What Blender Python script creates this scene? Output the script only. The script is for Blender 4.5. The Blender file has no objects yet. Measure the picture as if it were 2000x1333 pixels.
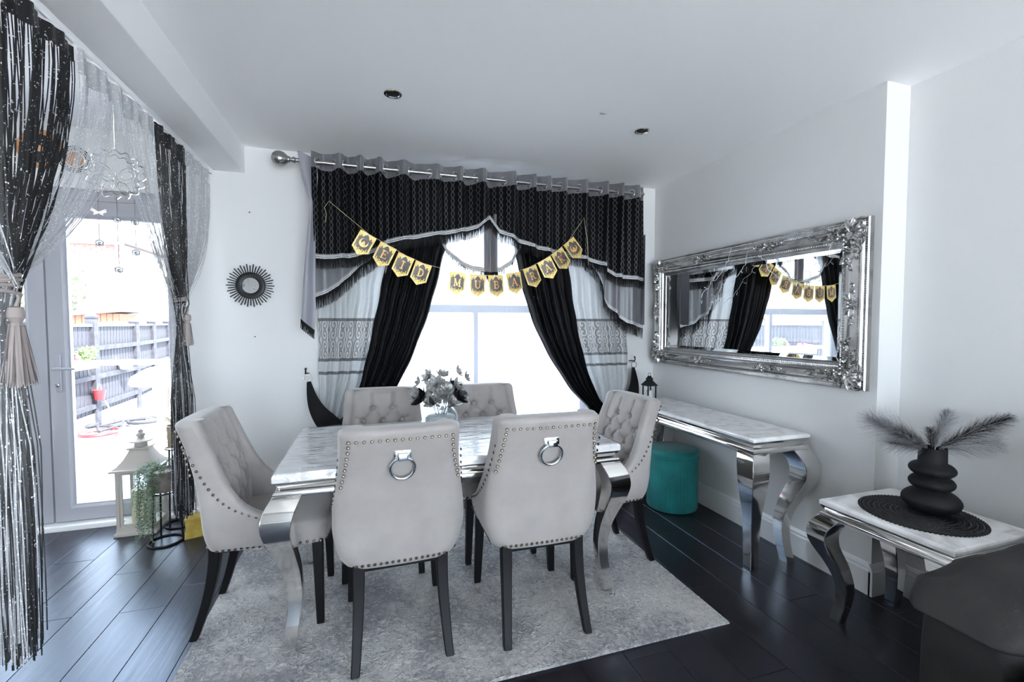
import bpy, bmesh, math, random
from mathutils import Vector, Matrix
random.seed(7)
PI = math.pi
SC = bpy.context.scene
COL = SC.collection

# ---------------------------------------------------------------- camera
cam_d = bpy.data.cameras.new('camera')
cam_d.sensor_fit = 'HORIZONTAL'; cam_d.sensor_width = 36.0
cam_d.lens = 36.0 * 880.0 / 2000.0
cam_d.clip_start = 0.05; cam_d.clip_end = 200
cam = bpy.data.objects.new('camera', cam_d); COL.objects.link(cam)
cam.location = (0, 0, 1.30)
cam.rotation_euler = (math.radians(90 - 2.37), 0, math.radians(-17.575))
SC.camera = cam

# ---------------------------------------------------------------- world and exposure
W = bpy.data.worlds.new('overcast_sky'); SC.world = W; W.use_nodes = True
bg = W.node_tree.nodes['Background']
bg.inputs[0].default_value = (0.75, 0.855, 1.0, 1); bg.inputs[1].default_value = 3.6
SC.view_settings.view_transform = 'Standard'
SC.view_settings.look = 'None'
SC.view_settings.exposure = 1.70
SC.view_settings.gamma = 1.0
SC.view_settings.use_curve_mapping = False
SC.cycles.max_bounces = 10; SC.cycles.diffuse_bounces = 6; SC.cycles.glossy_bounces = 5
SC.cycles.transparent_max_bounces = 24; SC.cycles.transmission_bounces = 6
SC.cycles.caustics_reflective = False; SC.cycles.caustics_refractive = False
SC.cycles.sample_clamp_indirect = 8.0

sun_d = bpy.data.lights.new('sun', 'SUN'); sun_d.energy = 13.0; sun_d.angle = math.radians(.8); sun_d.color = (1.0, .96, .90)
sun = bpy.data.objects.new('sun', sun_d); COL.objects.link(sun); sun.location = (6, -8, 12)
sun.rotation_euler = Vector((-.50, .57, -1.0)).to_track_quat('-Z', 'Y').to_euler()

def portal(loc, rot, sx, sy):
    # daylight portal: guides sampling of the sky through an opening, gives no light of its own
    l = bpy.data.lights.new('daylight_portal', 'AREA'); l.shape = 'RECTANGLE'; l.size = sx; l.size_y = sy
    l.cycles.is_portal = True
    o = bpy.data.objects.new('daylight_portal', l); COL.objects.link(o)
    o.location = loc; o.rotation_euler = rot
portal((-1.90, 1.1, 2.72), (0, 0, 0), .8, 1.2)          # roof window
portal((-1.85, 3.72, 1.05), (-PI/2, 0, 0), 1.5, 2.0)     # garden door
portal((0.85, 3.42, 1.25), (-PI/2, 0, 0), 1.9, 1.8)      # dining window
portal((.7, -3.12, 1.12), (PI/2, 0, 0), 3.1, 2.2)        # added glazing behind the camera

# ---------------------------------------------------------------- materials
MATS = {}
def nt(name):
    m = bpy.data.materials.new(name); m.use_nodes = True
    MATS[name] = m
    return m, m.node_tree, m.node_tree.nodes['Principled BSDF']
def rgb(c): return (c[0], c[1], c[2], 1)
def mat(name, col, rough=.5, metal=0, noise=None, bump=None, sheen=0, coat=0, spec=None, trans=0, alpha=None):
    """noise = (col2, scale, detail, lo, hi); bump = (scale, strength, detail)"""
    m, t, p = nt(name)
    p.inputs['Base Color'].default_value = rgb(col); p.inputs['Roughness'].default_value = rough
    p.inputs['Metallic'].default_value = metal
    if sheen: p.inputs['Sheen Weight'].default_value = sheen; p.inputs['Sheen Roughness'].default_value = .4
    if coat: p.inputs['Coat Weight'].default_value = coat; p.inputs['Coat Roughness'].default_value = .05
    if spec is not None: p.inputs['Specular IOR Level'].default_value = spec
    if trans: p.inputs['Transmission Weight'].default_value = trans
    if noise or bump:
        tc = t.nodes.new('ShaderNodeTexCoord')
    if noise:
        n = t.nodes.new('ShaderNodeTexNoise'); n.inputs['Scale'].default_value = noise[1]; n.inputs['Detail'].default_value = noise[2]
        r = t.nodes.new('ShaderNodeValToRGB'); r.color_ramp.elements[0].position = noise[3]; r.color_ramp.elements[1].position = noise[4]
        r.color_ramp.elements[0].color = rgb(col); r.color_ramp.elements[1].color = rgb(noise[0])
        t.links.new(tc.outputs['Object'], n.inputs['Vector']); t.links.new(n.outputs['Fac'], r.inputs['Fac'])
        t.links.new(r.outputs['Color'], p.inputs['Base Color'])
    if bump:
        n = t.nodes.new('ShaderNodeTexNoise'); n.inputs['Scale'].default_value = bump[0]; n.inputs['Detail'].default_value = bump[2]
        b = t.nodes.new('ShaderNodeBump'); b.inputs['Strength'].default_value = bump[1]; b.inputs['Distance'].default_value = .01
        t.links.new(tc.outputs['Object'], n.inputs['Vector']); t.links.new(n.outputs['Fac'], b.inputs['Height'])
        t.links.new(b.outputs['Normal'], p.inputs['Normal'])
    return m
def clear(name, col=(1, 1, 1), ior=1.45, rough=0.0, tint=.0, bump=None):
    """thin clear sheet: transparent with a fresnel gloss"""
    m, t, p = nt(name)
    t.nodes.remove(p)
    out = t.nodes['Material Output']
    tr = t.nodes.new('ShaderNodeBsdfTransparent'); tr.inputs[0].default_value = rgb(col)
    gl = t.nodes.new('ShaderNodeBsdfGlossy'); gl.inputs['Roughness'].default_value = rough
    fr = t.nodes.new('ShaderNodeLayerWeight'); fr.inputs['Blend'].default_value = .5
    f0 = ((ior-1)/(ior+1))**2; nn = N(t)
    fac = nn.m('MULTIPLY_ADD', nn.m('POWER', fr.outputs['Facing'], 5.0), 1-f0, f0)
    mx = t.nodes.new('ShaderNodeMixShader')
    t.links.new(fac, mx.inputs[0]); t.links.new(tr.outputs[0], mx.inputs[1]); t.links.new(gl.outputs[0], mx.inputs[2])
    t.links.new(mx.outputs[0], out.inputs['Surface'])
    if bump:
        tc = t.nodes.new('ShaderNodeTexCoord'); mp = t.nodes.new('ShaderNodeMapping'); mp.inputs['Scale'].default_value = bump[2]
        n = t.nodes.new('ShaderNodeTexNoise'); n.inputs['Scale'].default_value = bump[0]; n.inputs['Detail'].default_value = 4; n.inputs['Distortion'].default_value = 1.0
        b = t.nodes.new('ShaderNodeBump'); b.inputs['Strength'].default_value = bump[1]; b.inputs['Distance'].default_value = .02
        t.links.new(tc.outputs['Object'], mp.inputs[0]); t.links.new(mp.outputs[0], n.inputs['Vector']); t.links.new(n.outputs['Fac'], b.inputs['Height'])
        t.links.new(b.outputs[0], gl.inputs['Normal']); t.links.new(b.outputs[0], fr.inputs['Normal'])
    return m
def sheer(name, col, opacity, rough=.8):
    """translucent woven cloth: part open weave, part diffuse and translucent thread"""
    m, t, p = nt(name); t.nodes.remove(p); out = t.nodes['Material Output']
    tr = t.nodes.new('ShaderNodeBsdfTransparent')
    df = t.nodes.new('ShaderNodeBsdfDiffuse'); df.inputs[0].default_value = rgb(col)
    tl = t.nodes.new('ShaderNodeBsdfTranslucent'); tl.inputs[0].default_value = rgb(col)
    a = t.nodes.new('ShaderNodeMixShader'); a.inputs[0].default_value = .5
    t.links.new(df.outputs[0], a.inputs[1]); t.links.new(tl.outputs[0], a.inputs[2])
    mx = t.nodes.new('ShaderNodeMixShader'); mx.inputs[0].default_value = opacity
    t.links.new(tr.outputs[0], mx.inputs[1]); t.links.new(a.outputs[0], mx.inputs[2]); t.links.new(mx.outputs[0], out.inputs['Surface'])
    return m
class N:
    """tiny node-math helper"""
    def __init__(s, t): s.t = t
    def m(s, op, a, b=None, c=None):
        n = s.t.nodes.new('ShaderNodeMath'); n.operation = op
        for i, v in enumerate((a, b, c)):
            if v is None: continue
            if isinstance(v, (int, float)): n.inputs[i].default_value = v
            else: s.t.links.new(v, n.inputs[i])
        return n.outputs[0]
    def mixc(s, f, a, b):
        n = s.t.nodes.new('ShaderNodeMix'); n.data_type = 'RGBA'
        for sock, v in ((n.inputs[0], f), (n.inputs[6], a), (n.inputs[7], b)):
            if isinstance(v, tuple): sock.default_value = rgb(v)
            elif isinstance(v, (int, float)): sock.default_value = v
            else: s.t.links.new(v, sock)
        return n.outputs[2]
def uvxy(t):
    u = t.nodes.new('ShaderNodeUVMap'); s = t.nodes.new('ShaderNodeSeparateXYZ'); t.links.new(u.outputs[0], s.inputs[0])
    return u.outputs[0], s.outputs[0], s.outputs[1]

WALL = mat('white_wall_paint', (.78, .78, .775), .7, bump=(60, .06, 3))
CEIL = mat('white_ceiling_paint', (.93, .93, .935), .8)
TRIM = mat('white_gloss_paint', (.86, .86, .86), .3)
UPVC = mat('white_upvc', (.42, .42, .46), .28)
GLASS = clear('window_glass', (.97, .985, .98), 1.45)
VELVET = mat('light_grey_velvet', (.38, .35, .332), .75, noise=((.43, .40, .38), 9, 3, .35, .7), bump=(260, .12, 2), sheen=.5)
BLACKWOOD = mat('black_wood', (.004, .004, .005), .45, spec=.25)
CHROME = mat('polished_steel', (.80, .79, .77), .09, 1.0)
BRIGHT = mat('bright_chrome', (.85, .86, .87), .05, 1.0)
NAIL = mat('antique_nickel_nail', (.20, .165, .13), .36, 1.0)
PEWTER = mat('brushed_pewter', (.42, .41, .39), .25, 1.0)
SILVER = mat('antique_silver_leaf', (.60, .59, .58), .24, 1.0, noise=((.26, .26, .26), 14, 4, .5, .8))
BLACKMETAL = mat('black_metal', (.008, .008, .01), .42, 0.2)
MATTEBLACK = mat('matte_black_ceramic', (.008, .008, .009), .6, spec=.25)
GASKET = mat('grey_gasket', (.42, .43, .46), .5)
RUBBER = mat('dark_gasket', (.02, .025, .025), .5)

def marble(name, gloss):
    m, t, p = nt(name); n = N(t)
    tc = t.nodes.new('ShaderNodeTexCoord')
    a = t.nodes.new('ShaderNodeTexNoise'); a.inputs['Scale'].default_value = 8; a.inputs['Detail'].default_value = 10; a.inputs['Distortion'].default_value = 1.2
    t.links.new(tc.outputs['Object'], a.inputs['Vector'])
    r = t.nodes.new('ShaderNodeValToRGB'); e = r.color_ramp.elements
    e[0].position = .36; e[0].color = (.68, .67, .66, 1); e[1].position = .62; e[1].color = (.93, .92, .91, 1)
    e2 = e.new(.48); e2.color = (.85, .84, .83, 1)
    t.links.new(a.outputs['Fac'], r.inputs['Fac']); t.links.new(r.outputs['Color'], p.inputs['Base Color'])
    p.inputs['Roughness'].default_value = gloss
    return m
MARBLE = marble('grey_white_marble', .12)

def floor_mat():
    m, t, p = nt('dark_oak_laminate'); n = N(t)
    tc = t.nodes.new('ShaderNodeTexCoord'); oi = t.nodes.new('ShaderNodeObjectInfo')
    mp = t.nodes.new('ShaderNodeMapping'); mp.inputs['Scale'].default_value = (26, 1.6, 1)
    ad = t.nodes.new('ShaderNodeVectorMath'); ad.operation = 'ADD'
    sc = t.nodes.new('ShaderNodeVectorMath'); sc.operation = 'SCALE'; sc.inputs[3].default_value = 1.0
    cb = t.nodes.new('ShaderNodeCombineXYZ'); t.links.new(n.m('MULTIPLY', oi.outputs['Random'], 37.0), cb.inputs[0]); t.links.new(n.m('MULTIPLY', oi.outputs['Random'], 91.0), cb.inputs[1])
    t.links.new(tc.outputs['Object'], ad.inputs[0]); t.links.new(cb.outputs[0], ad.inputs[1]); t.links.new(ad.outputs[0], mp.inputs[0])
    g = t.nodes.new('ShaderNodeTexNoise'); g.inputs['Scale'].default_value = 1.5; g.inputs['Detail'].default_value = 7; g.inputs['Distortion'].default_value = .8
    t.links.new(mp.outputs[0], g.inputs['Vector'])
    c = n.mixc(g.outputs['Fac'], (.007, .0042, .0042), (.020, .0120, .0118))
    t.links.new(c, p.inputs['Base Color'])
    t.links.new(n.m('MULTIPLY_ADD', g.outputs['Fac'], .18, .24), p.inputs['Roughness'])
    b = t.nodes.new('ShaderNodeBump'); b.inputs['Strength'].default_value = .16; b.inputs['Distance'].default_value = .004
    t.links.new(g.outputs['Fac'], b.inputs['Height']); t.links.new(b.outputs[0], p.inputs['Normal'])
    p.inputs['Specular IOR Level'].default_value = .85; p.inputs['Specular Tint'].default_value = (.50, .70, 1.0, 1)  # blue of the sky's reflection put into the specular tint
    return m
FLOOR = floor_mat()

def rug_mat():
    m, t, p = nt('carved_grey_rug_pile'); n = N(t)
    tc = t.nodes.new('ShaderNodeTexCoord')
    def noise(s, d, dist=0.0):
        a = t.nodes.new('ShaderNodeTexNoise'); a.inputs['Scale'].default_value = s; a.inputs['Detail'].default_value = d; a.inputs['Distortion'].default_value = dist
        t.links.new(tc.outputs['Object'], a.inputs['Vector']); return a.outputs['Fac']
    big = noise(2.6, 5, .6); fine = noise(34, 3, 1.6); tiny = noise(220, 2)
    f = n.m('ADD', n.m('MULTIPLY', big, .75), n.m('MULTIPLY', fine, .80))
    r = t.nodes.new('ShaderNodeValToRGB'); e = r.color_ramp.elements
    e[0].position = .64; e[0].color = (.24, .24, .255, 1); e[1].position = .90; e[1].color = (.68, .655, .63, 1)
    e2 = e.new(.77); e2.color = (.49, .475, .465, 1)
    t.links.new(f, r.inputs['Fac']); t.links.new(r.outputs['Color'], p.inputs['Base Color'])
    p.inputs['Roughness'].default_value = .9; p.inputs['Sheen Weight'].default_value = .3
    h = n.m('ADD', n.m('SMOOTH_MAX', n.m('MULTIPLY', fine, 1.6), .78, .08), n.m('MULTIPLY', tiny, .18))
    b = t.nodes.new('ShaderNodeBump'); b.inputs['Strength'].default_value = 1.0; b.inputs['Distance'].default_value = .035
    t.links.new(h, b.inputs['Height']); t.links.new(b.outputs[0], p.inputs['Normal'])
    return m
RUG = rug_mat()

def satin(name, col, rough=.35):
    m, t, p = nt(name)
    p.inputs['Base Color'].default_value = rgb(col); p.inputs['Roughness'].default_value = rough
    p.inputs['Anisotropic'].default_value = .4; p.inputs['Sheen Weight'].default_value = .2
    return m
SATIN = satin('grey_satin', (.16, .16, .175), .30)
LINING = satin('pale_grey_lining', (.30, .30, .34), .4)
def valance_mat():
    m, t, p = nt('black_diamond_jacquard'); n = N(t)
    v, x, z = uvxy(t)
    xc = n.m('ABSOLUTE', n.m('SUBTRACT', n.m('MODULO', n.m('ADD', x, 5.0), .062), .031))
    zz = n.m('PINGPONG', z, .021)
    d = n.m('ABSOLUTE', n.m('SUBTRACT', xc, n.m('MULTIPLY_ADD', zz, .62, .003)))
    line = n.m('LESS_THAN', d, .0030)
    c = n.mixc(line, (.0045, .0045, .005), (.062, .062, .067))
    t.links.new(c, p.inputs['Base Color'])
    t.links.new(n.m('MULTIPLY_ADD', line, -.35, .75), p.inputs['Roughness']); t.links.new(n.m('MULTIPLY_ADD', line, .35, .12), p.inputs['Specular IOR Level'])
    return m
JACQ = valance_mat()
TRIMW = None
def braid_mat():
    m, t, p = nt('silver_braid_trim'); n = N(t)
    v, x, z = uvxy(t)
    st = n.m('GREATER_THAN', n.m('MODULO', n.m('ADD', z, .0), .0125), .0035)
    dots = n.m('GREATER_THAN', n.m('MODULO', n.m('ADD', x, 4.0), .008), .002)
    c = n.mixc(n.m('MULTIPLY', st, n.m('MULTIPLY_ADD', dots, .4, .6)), (.03, .03, .03), (.62, .62, .63))
    t.links.new(c, p.inputs['Base Color']); p.inputs['Roughness'].default_value = .4
    return m
BRAID = braid_mat()
FRINGE = mat('black_fringe_thread', (.0045, .0045, .005), .6, spec=.2)
def crush_mat():
    m, t, p = nt('black_crushed_voile'); n = N(t)
    v, x, z = uvxy(t)
    mp = t.nodes.new('ShaderNodeMapping'); mp.inputs['Scale'].default_value = (90, 30, 1); t.links.new(v, mp.inputs[0])
    a = t.nodes.new('ShaderNodeTexNoise'); a.inputs['Scale'].default_value = 1.6; a.inputs['Detail'].default_value = 4; t.links.new(mp.outputs[0], a.inputs['Vector'])
    s = n.m('GREATER_THAN', a.outputs['Fac'], .62)
    t.links.new(n.mixc(s, (.0035, .0035, .0045), (.035, .035, .04)), p.inputs['Base Color']); p.inputs['Specular IOR Level'].default_value = .22
    t.links.new(n.m('MULTIPLY_ADD', s, -.35, .6), p.inputs['Roughness'])
    out = t.nodes['Material Output']
    tr = t.nodes.new('ShaderNodeBsdfTransparent'); mx = t.nodes.new('ShaderNodeMixShader')
    t.links.new(n.m('MULTIPLY_ADD', n.m('GREATER_THAN', a.outputs['Fac'], .70), -.07, 1.0), mx.inputs[0])
    t.links.new(tr.outputs[0], mx.inputs[1]); t.links.new(p.outputs[0], mx.inputs[2]); t.links.new(mx.outputs[0], out.inputs['Surface'])
    return m
CRUSH = crush_mat()
def scroll_mat():
    m, t, p = nt('silver_scroll_damask'); n = N(t)
    v, x, z = uvxy(t)                       # z is the height above the floor
    # two mirrored rows of scroll rings between z 1.05 and 1.32
    cx = n.m('SUBTRACT', n.m('PINGPONG', n.m('ADD', x, 3.0), .084), .042)
    cz = n.m('SUBTRACT', n.m('PINGPONG', n.m('SUBTRACT', z, 1.05), .0675), .036)
    r = n.m('SQRT', n.m('ADD', n.m('MULTIPLY', cx, cx), n.m('MULTIPLY', n.m('MULTIPLY', cz, cz), .5)))
    an = n.m('ARCTAN2', cz, cx)
    sp = n.m('MODULO', n.m('ADD', n.m('ADD', r, n.m('MULTIPLY', an, .0034)), .10), .0215)
    ring = n.m('LESS_THAN', sp, .0100)
    ns = t.nodes.new('ShaderNodeTexNoise'); ns.inputs['Scale'].default_value = 60; t.links.new(v, ns.inputs['Vector'])
    band = n.m('MULTIPLY', n.m('GREATER_THAN', z, 1.055), n.m('LESS_THAN', z, 1.315))
    def line(z0, w): return n.m('LESS_THAN', n.m('ABSOLUTE', n.m('SUBTRACT', z, z0)), w)
    lines = n.m('MAXIMUM', n.m('MAXIMUM', line(1.318, .010), line(1.052, .010)), line(.965, .010))
    base = n.mixc(ns.outputs['Fac'], (.52, .54, .55), (.64, .66, .67))
    pat = n.mixc(ring, (.27, .27, .275), (.62, .62, .62))
    c = n.mixc(band, base, pat); c = n.mixc(lines, c, (.16, .16, .165))
    out = t.nodes['Material Output']
    t.links.new(c, p.inputs['Base Color']); p.inputs['Roughness'].default_value = .38; p.inputs['Sheen Weight'].default_value = .2
    tl = t.nodes.new('ShaderNodeBsdfTranslucent'); t.links.new(c, tl.inputs[0])
    mx = t.nodes.new('ShaderNodeMixShader'); mx.inputs[0].default_value = .14
    t.links.new(p.outputs[0], mx.inputs[1]); t.links.new(tl.outputs[0], mx.inputs[2]); t.links.new(mx.outputs[0], out.inputs['Surface'])
    return m
SCROLL = scroll_mat()
VOILE = sheer('white_voile', (.36, .38, .42), .46)
SWAG = sheer('grey_voile', (.50, .50, .53), .75)
def tinsel(name, dark, light, thr):
    m, t, p = nt(name); n = N(t)
    tc = t.nodes.new('ShaderNodeTexCoord')
    a = t.nodes.new('ShaderNodeTexNoise'); a.inputs['Scale'].default_value = 130; a.inputs['Detail'].default_value = 1
    t.links.new(tc.outputs['Object'], a.inputs['Vector'])
    s = n.m('GREATER_THAN', a.outputs['Fac'], thr)
    t.links.new(n.mixc(s, dark, light), p.inputs['Base Color'])
    t.links.new(n.m('MULTIPLY', s, .6), p.inputs['Metallic']); p.inputs['Roughness'].default_value = .35
    return m
STRB = tinsel('black_lurex_string', (.010, .010, .011), (.75, .75, .75), .69)
STRS = tinsel('silver_lurex_string', (.52, .52, .54), (.95, .95, .95), .64)
ROPE = mat('taupe_silk_cord', (.40, .345, .325), .55)
# ---------------------------------------------------------------- geometry helpers
def lerp(a, b, t): return a + (b - a) * t
def tab(table, x):
    """smooth interpolation in a table of (x, y), x rising"""
    if x <= table[0][0]: return table[0][1]
    for i in range(len(table) - 1):
        x0, y0 = table[i]; x1, y1 = table[i+1]
        if x <= x1:
            t = (x - x0) / (x1 - x0)
            ym = table[i-1][1] if i else y0; yn = table[i+2][1] if i + 2 < len(table) else y1
            xm = table[i-1][0] if i else x0 - (x1 - x0); xn = table[i+2][0] if i + 2 < len(table) else x1 + (x1 - x0)
            m0 = (y1 - ym) / (x1 - xm) * (x1 - x0); m1 = (yn - y0) / (xn - x0) * (x1 - x0)
            t2 = t*t; t3 = t2*t
            return (2*t3-3*t2+1)*y0 + (t3-2*t2+t)*m0 + (-2*t3+3*t2)*y1 + (t3-t2)*m1
    return table[-1][1]
def lin(table, x):
    if x <= table[0][0]: return table[0][1]
    for i in range(len(table) - 1):
        if x <= table[i+1][0]:
            return lerp(table[i][1], table[i+1][1], (x - table[i][0]) / (table[i+1][0] - table[i][0]))
    return table[-1][1]

class G:
    def __init__(s): s.v = []; s.f = []; s.uv = {}
    def add(s, vs, fs):
        o = len(s.v); s.v += [tuple(p) for p in vs]; s.f += [tuple(i + o for i in f) for f in fs]; return o
    def box(s, c, d, rz=0, ry=0, rx=0):
        x, y, z = d[0]/2, d[1]/2, d[2]/2
        M = Matrix.Translation(Vector(c)) @ Matrix.Rotation(rz, 4, 'Z') @ Matrix.Rotation(ry, 4, 'Y') @ Matrix.Rotation(rx, 4, 'X')
        vs = [M @ Vector((sx*x, sy*y, sz*z)) for sz in (-1, 1) for sy in (-1, 1) for sx in (-1, 1)]
        s.add(vs, [(0, 2, 3, 1), (4, 5, 7, 6), (0, 1, 5, 4), (2, 6, 7, 3), (0, 4, 6, 2), (1, 3, 7, 5)]); return s
    def bb(s, x0, x1, y0, y1, z0, z1):
        return s.box(((x0+x1)/2, (y0+y1)/2, (z0+z1)/2), (x1-x0, y1-y0, z1-z0))
    def tube(s, path, r, n=8, closed=False, caps=True, flat=1.0):
        P = [Vector(p) for p in path]; k = len(P)
        R = r if isinstance(r, (list, tuple)) else [r]*k
        up = None; vs = []
        for i in range(k):
            a = P[(i-1) % k] if (closed or i) else P[0]; b = P[(i+1) % k] if (closed or i < k-1) else P[-1]
            d = (b - a); d = d.normalized() if d.length > 1e-9 else Vector((0, 0, 1))
            if up is None:
                up = Vector((0, 0, 1)) if abs(d.z) < .9 else Vector((0, 1, 0))
            sd = d.cross(up)
            if sd.length < 1e-6: sd = d.cross(Vector((1, 0, 0)))
            sd.normalize(); up = sd.cross(d).normalized()
            for j in range(n):
                an = 2*PI*j/n
                vs.append(P[i] + sd*(math.cos(an)*R[i]) + up*(math.sin(an)*R[i]*flat))
        fs = []
        for i in range(k if closed else k-1):
            i2 = (i+1) % k
            for j in range(n):
                j2 = (j+1) % n
                fs.append((i*n+j, i*n+j2, i2*n+j2, i2*n+j))
        if caps and not closed:
            fs.append(tuple(range(n-1, -1, -1))); fs.append(tuple((k-1)*n+j for j in range(n)))
        s.add(vs, fs); return s
    def lathe(s, prof, n=24, c=(0, 0, 0), cap=True):
        """prof = list of (r, z)"""
        vs = []; k = len(prof)
        for r, z in prof:
            for j in range(n):
                a = 2*PI*j/n; vs.append((c[0]+r*math.cos(a), c[1]+r*math.sin(a), c[2]+z))
        fs = [(i*n+j, i*n+(j+1) % n, (i+1)*n+(j+1) % n, (i+1)*n+j) for i in range(k-1) for j in range(n)]
        if cap:
            if prof[0][0] > 1e-6: fs.append(tuple(range(n-1, -1, -1)))
            if prof[-1][0] > 1e-6: fs.append(tuple((k-1)*n+j for j in range(n)))
        s.add(vs, fs); return s
    def loft(s, loops, caps=True):
        n = len(loops[0]); k = len(loops); vs = [p for l in loops for p in l]
        fs = [(i*n+j, i*n+(j+1) % n, (i+1)*n+(j+1) % n, (i+1)*n+j) for i in range(k-1) for j in range(n)]
        if caps: fs.append(tuple(range(n-1, -1, -1))); fs.append(tuple((k-1)*n+j for j in range(n)))
        s.add(vs, fs); return s
    def grid(s, fn, nu, nv, uvf=None):
        o = len(s.v)
        for i in range(nu+1):
            for j in range(nv+1):
                u, v = i/nu, j/nv
                s.v.append(tuple(fn(u, v)))
                if uvf: s.uv[len(s.v)-1] = uvf(u, v)
        for i in range(nu):
            for j in range(nv):
                a = o + i*(nv+1) + j
                s.f.append((a, a+nv+1, a+nv+2, a+1))
        return s
    def prism(s, poly, h0, h1, fn):
        """poly: 2-D outline, fn(x, y, h) -> 3-D"""
        n = len(poly)
        vs = [fn(x, y, h0) for x, y in poly] + [fn(x, y, h1) for x, y in poly]
        fs = [tuple(range(n-1, -1, -1)), tuple(range(n, 2*n))] + [(i, (i+1) % n, n+(i+1) % n, n+i) for i in range(n)]
        s.add(vs, fs); return s
    def ball(s, c, r, n=8, m=5, sc=(1, 1, 1)):
        vs = [(c[0], c[1], c[2]-r*sc[2])]; fs = []
        for i in range(1, m):
            t = PI*i/m
            for j in range(n):
                a = 2*PI*j/n
                vs.append((c[0]+r*sc[0]*math.sin(t)*math.cos(a), c[1]+r*sc[1]*math.sin(t)*math.sin(a), c[2]-r*sc[2]*math.cos(t)))
        vs.append((c[0], c[1], c[2]+r*sc[2])); L = len(vs)-1
        for j in range(n): fs.append((0, 1+(j+1) % n, 1+j)); fs.append((L, L-n+j, L-n+(j+1) % n))
        for i in range(m-2):
            for j in range(n): fs.append((1+i*n+j, 1+i*n+(j+1) % n, 1+(i+1)*n+(j+1) % n, 1+(i+1)*n+j))
        s.add(vs, fs); return s
    def dome(s, c, nrm, r, n=6):
        nrm = Vector(nrm).normalized(); a = nrm.orthogonal().normalized(); b = nrm.cross(a); c = Vector(c)
        vs = [c + (a*math.cos(2*PI*j/n) + b*math.sin(2*PI*j/n))*r for j in range(n)]
        vs += [c + (a*math.cos(2*PI*j/n) + b*math.sin(2*PI*j/n))*r*.7 + nrm*r*.55 for j in range(n)] + [c + nrm*r*.8]
        fs = [(j, (j+1) % n, n+(j+1) % n, n+j) for j in range(n)] + [(n+j, n+(j+1) % n, 2*n) for j in range(n)]
        s.add(vs, fs); return s
    def ribbon(s, a, b, w, side):
        a = Vector(a); b = Vector(b); sd = Vector(side).normalized()*w/2
        s.add([a-sd, a+sd, b+sd*.4, b-sd*.4], [(0, 1, 2, 3)]); return s
    def rectsweep(s, prof, x0, x1, y0, y1, fn=None):
        """prof = closed list of (offset outward, z) swept round a rectangle with mitred corners"""
        fn = fn or (lambda x, y, z: (x, y, z)); k = len(prof); vs = []
        for cx, cy, sx, sy in ((x0, y0, -1, -1), (x1, y0, 1, -1), (x1, y1, 1, 1), (x0, y1, -1, 1)):
            for o, z in prof: vs.append(fn(cx+sx*o, cy+sy*o, z))
        fs = [(c*k+i, ((c+1) % 4)*k+i, ((c+1) % 4)*k+(i+1) % k, c*k+(i+1) % k) for c in range(4) for i in range(k)]
        s.add(vs, fs); return s
    def obj(s, name, m, parent=None, smooth=30, bevel=0, seg=2, kind=None, loc=None, label=None, sub=0):
        me = bpy.data.meshes.new(name); me.from_pydata(s.v, [], s.f)
        if s.uv:
            l = me.uv_layers.new(name='UVMap')
            for lp in me.loops: l.data[lp.index].uv = s.uv.get(lp.vertex_index, (0, 0))
        bm = bmesh.new(); bm.from_mesh(me)
        bmesh.ops.recalc_face_normals(bm, faces=bm.faces)
        if bevel:
            es = [e for e in bm.edges if len(e.link_faces) == 2 and e.calc_face_angle(0) > .6]
            bmesh.ops.bevel(bm, geom=es, offset=bevel, segments=seg, affect='EDGES', profile=.5, clamp_overlap=True)
        bm.to_mesh(me); bm.free()
        if smooth:
            for p in me.polygons: p.use_smooth = True
            me.set_sharp_from_angle(angle=math.radians(smooth))
        me.materials.append(m)
        o = bpy.data.objects.new(name, me); COL.objects.link(o)
        if parent: o.parent = parent
        if loc: o.location = loc
        if kind: o['kind'] = kind
        if label: o['label'] = label
        if sub:
            md = o.modifiers.new('subdivision', 'SUBSURF'); md.levels = sub; md.render_levels = sub
        return o

def tag(o, label, cat, group=None):
    o['label'] = label; o['category'] = cat
    if group: o['group'] = group
    return o
def thing(name, label, cat, loc=(0, 0, 0), rz=0, group=None):
    o = bpy.data.objects.new(name, None); COL.objects.link(o); o.empty_display_size = .05
    o.location = loc; o.rotation_euler = (0, 0, rz)
    return tag(o, label, cat, group)
def struct(o, label=None):
    o['kind'] = 'structure'
    if label: o['label'] = label
    return o
def kids(o): return [c for c in bpy.data.objects if c.parent == o]
def dup(root, loc, rz, label, scale=(1, 1, 1)):
    r = root.copy(); COL.objects.link(r); r.location = loc; r.rotation_euler = (0, 0, rz); r.scale = scale; r['label'] = label
    for ch in list(root.children):
        c = ch.copy(); COL.objects.link(c); c.parent = r
        for g in ch.children:
            d = g.copy(); COL.objects.link(d); d.parent = c
    return r
def share(o, parent, loc, rot=(0, 0, 0), scale=(1, 1, 1)):
    c = o.copy(); COL.objects.link(c); c.parent = parent; c.location = loc; c.rotation_euler = rot; c.scale = scale
    return c

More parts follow.
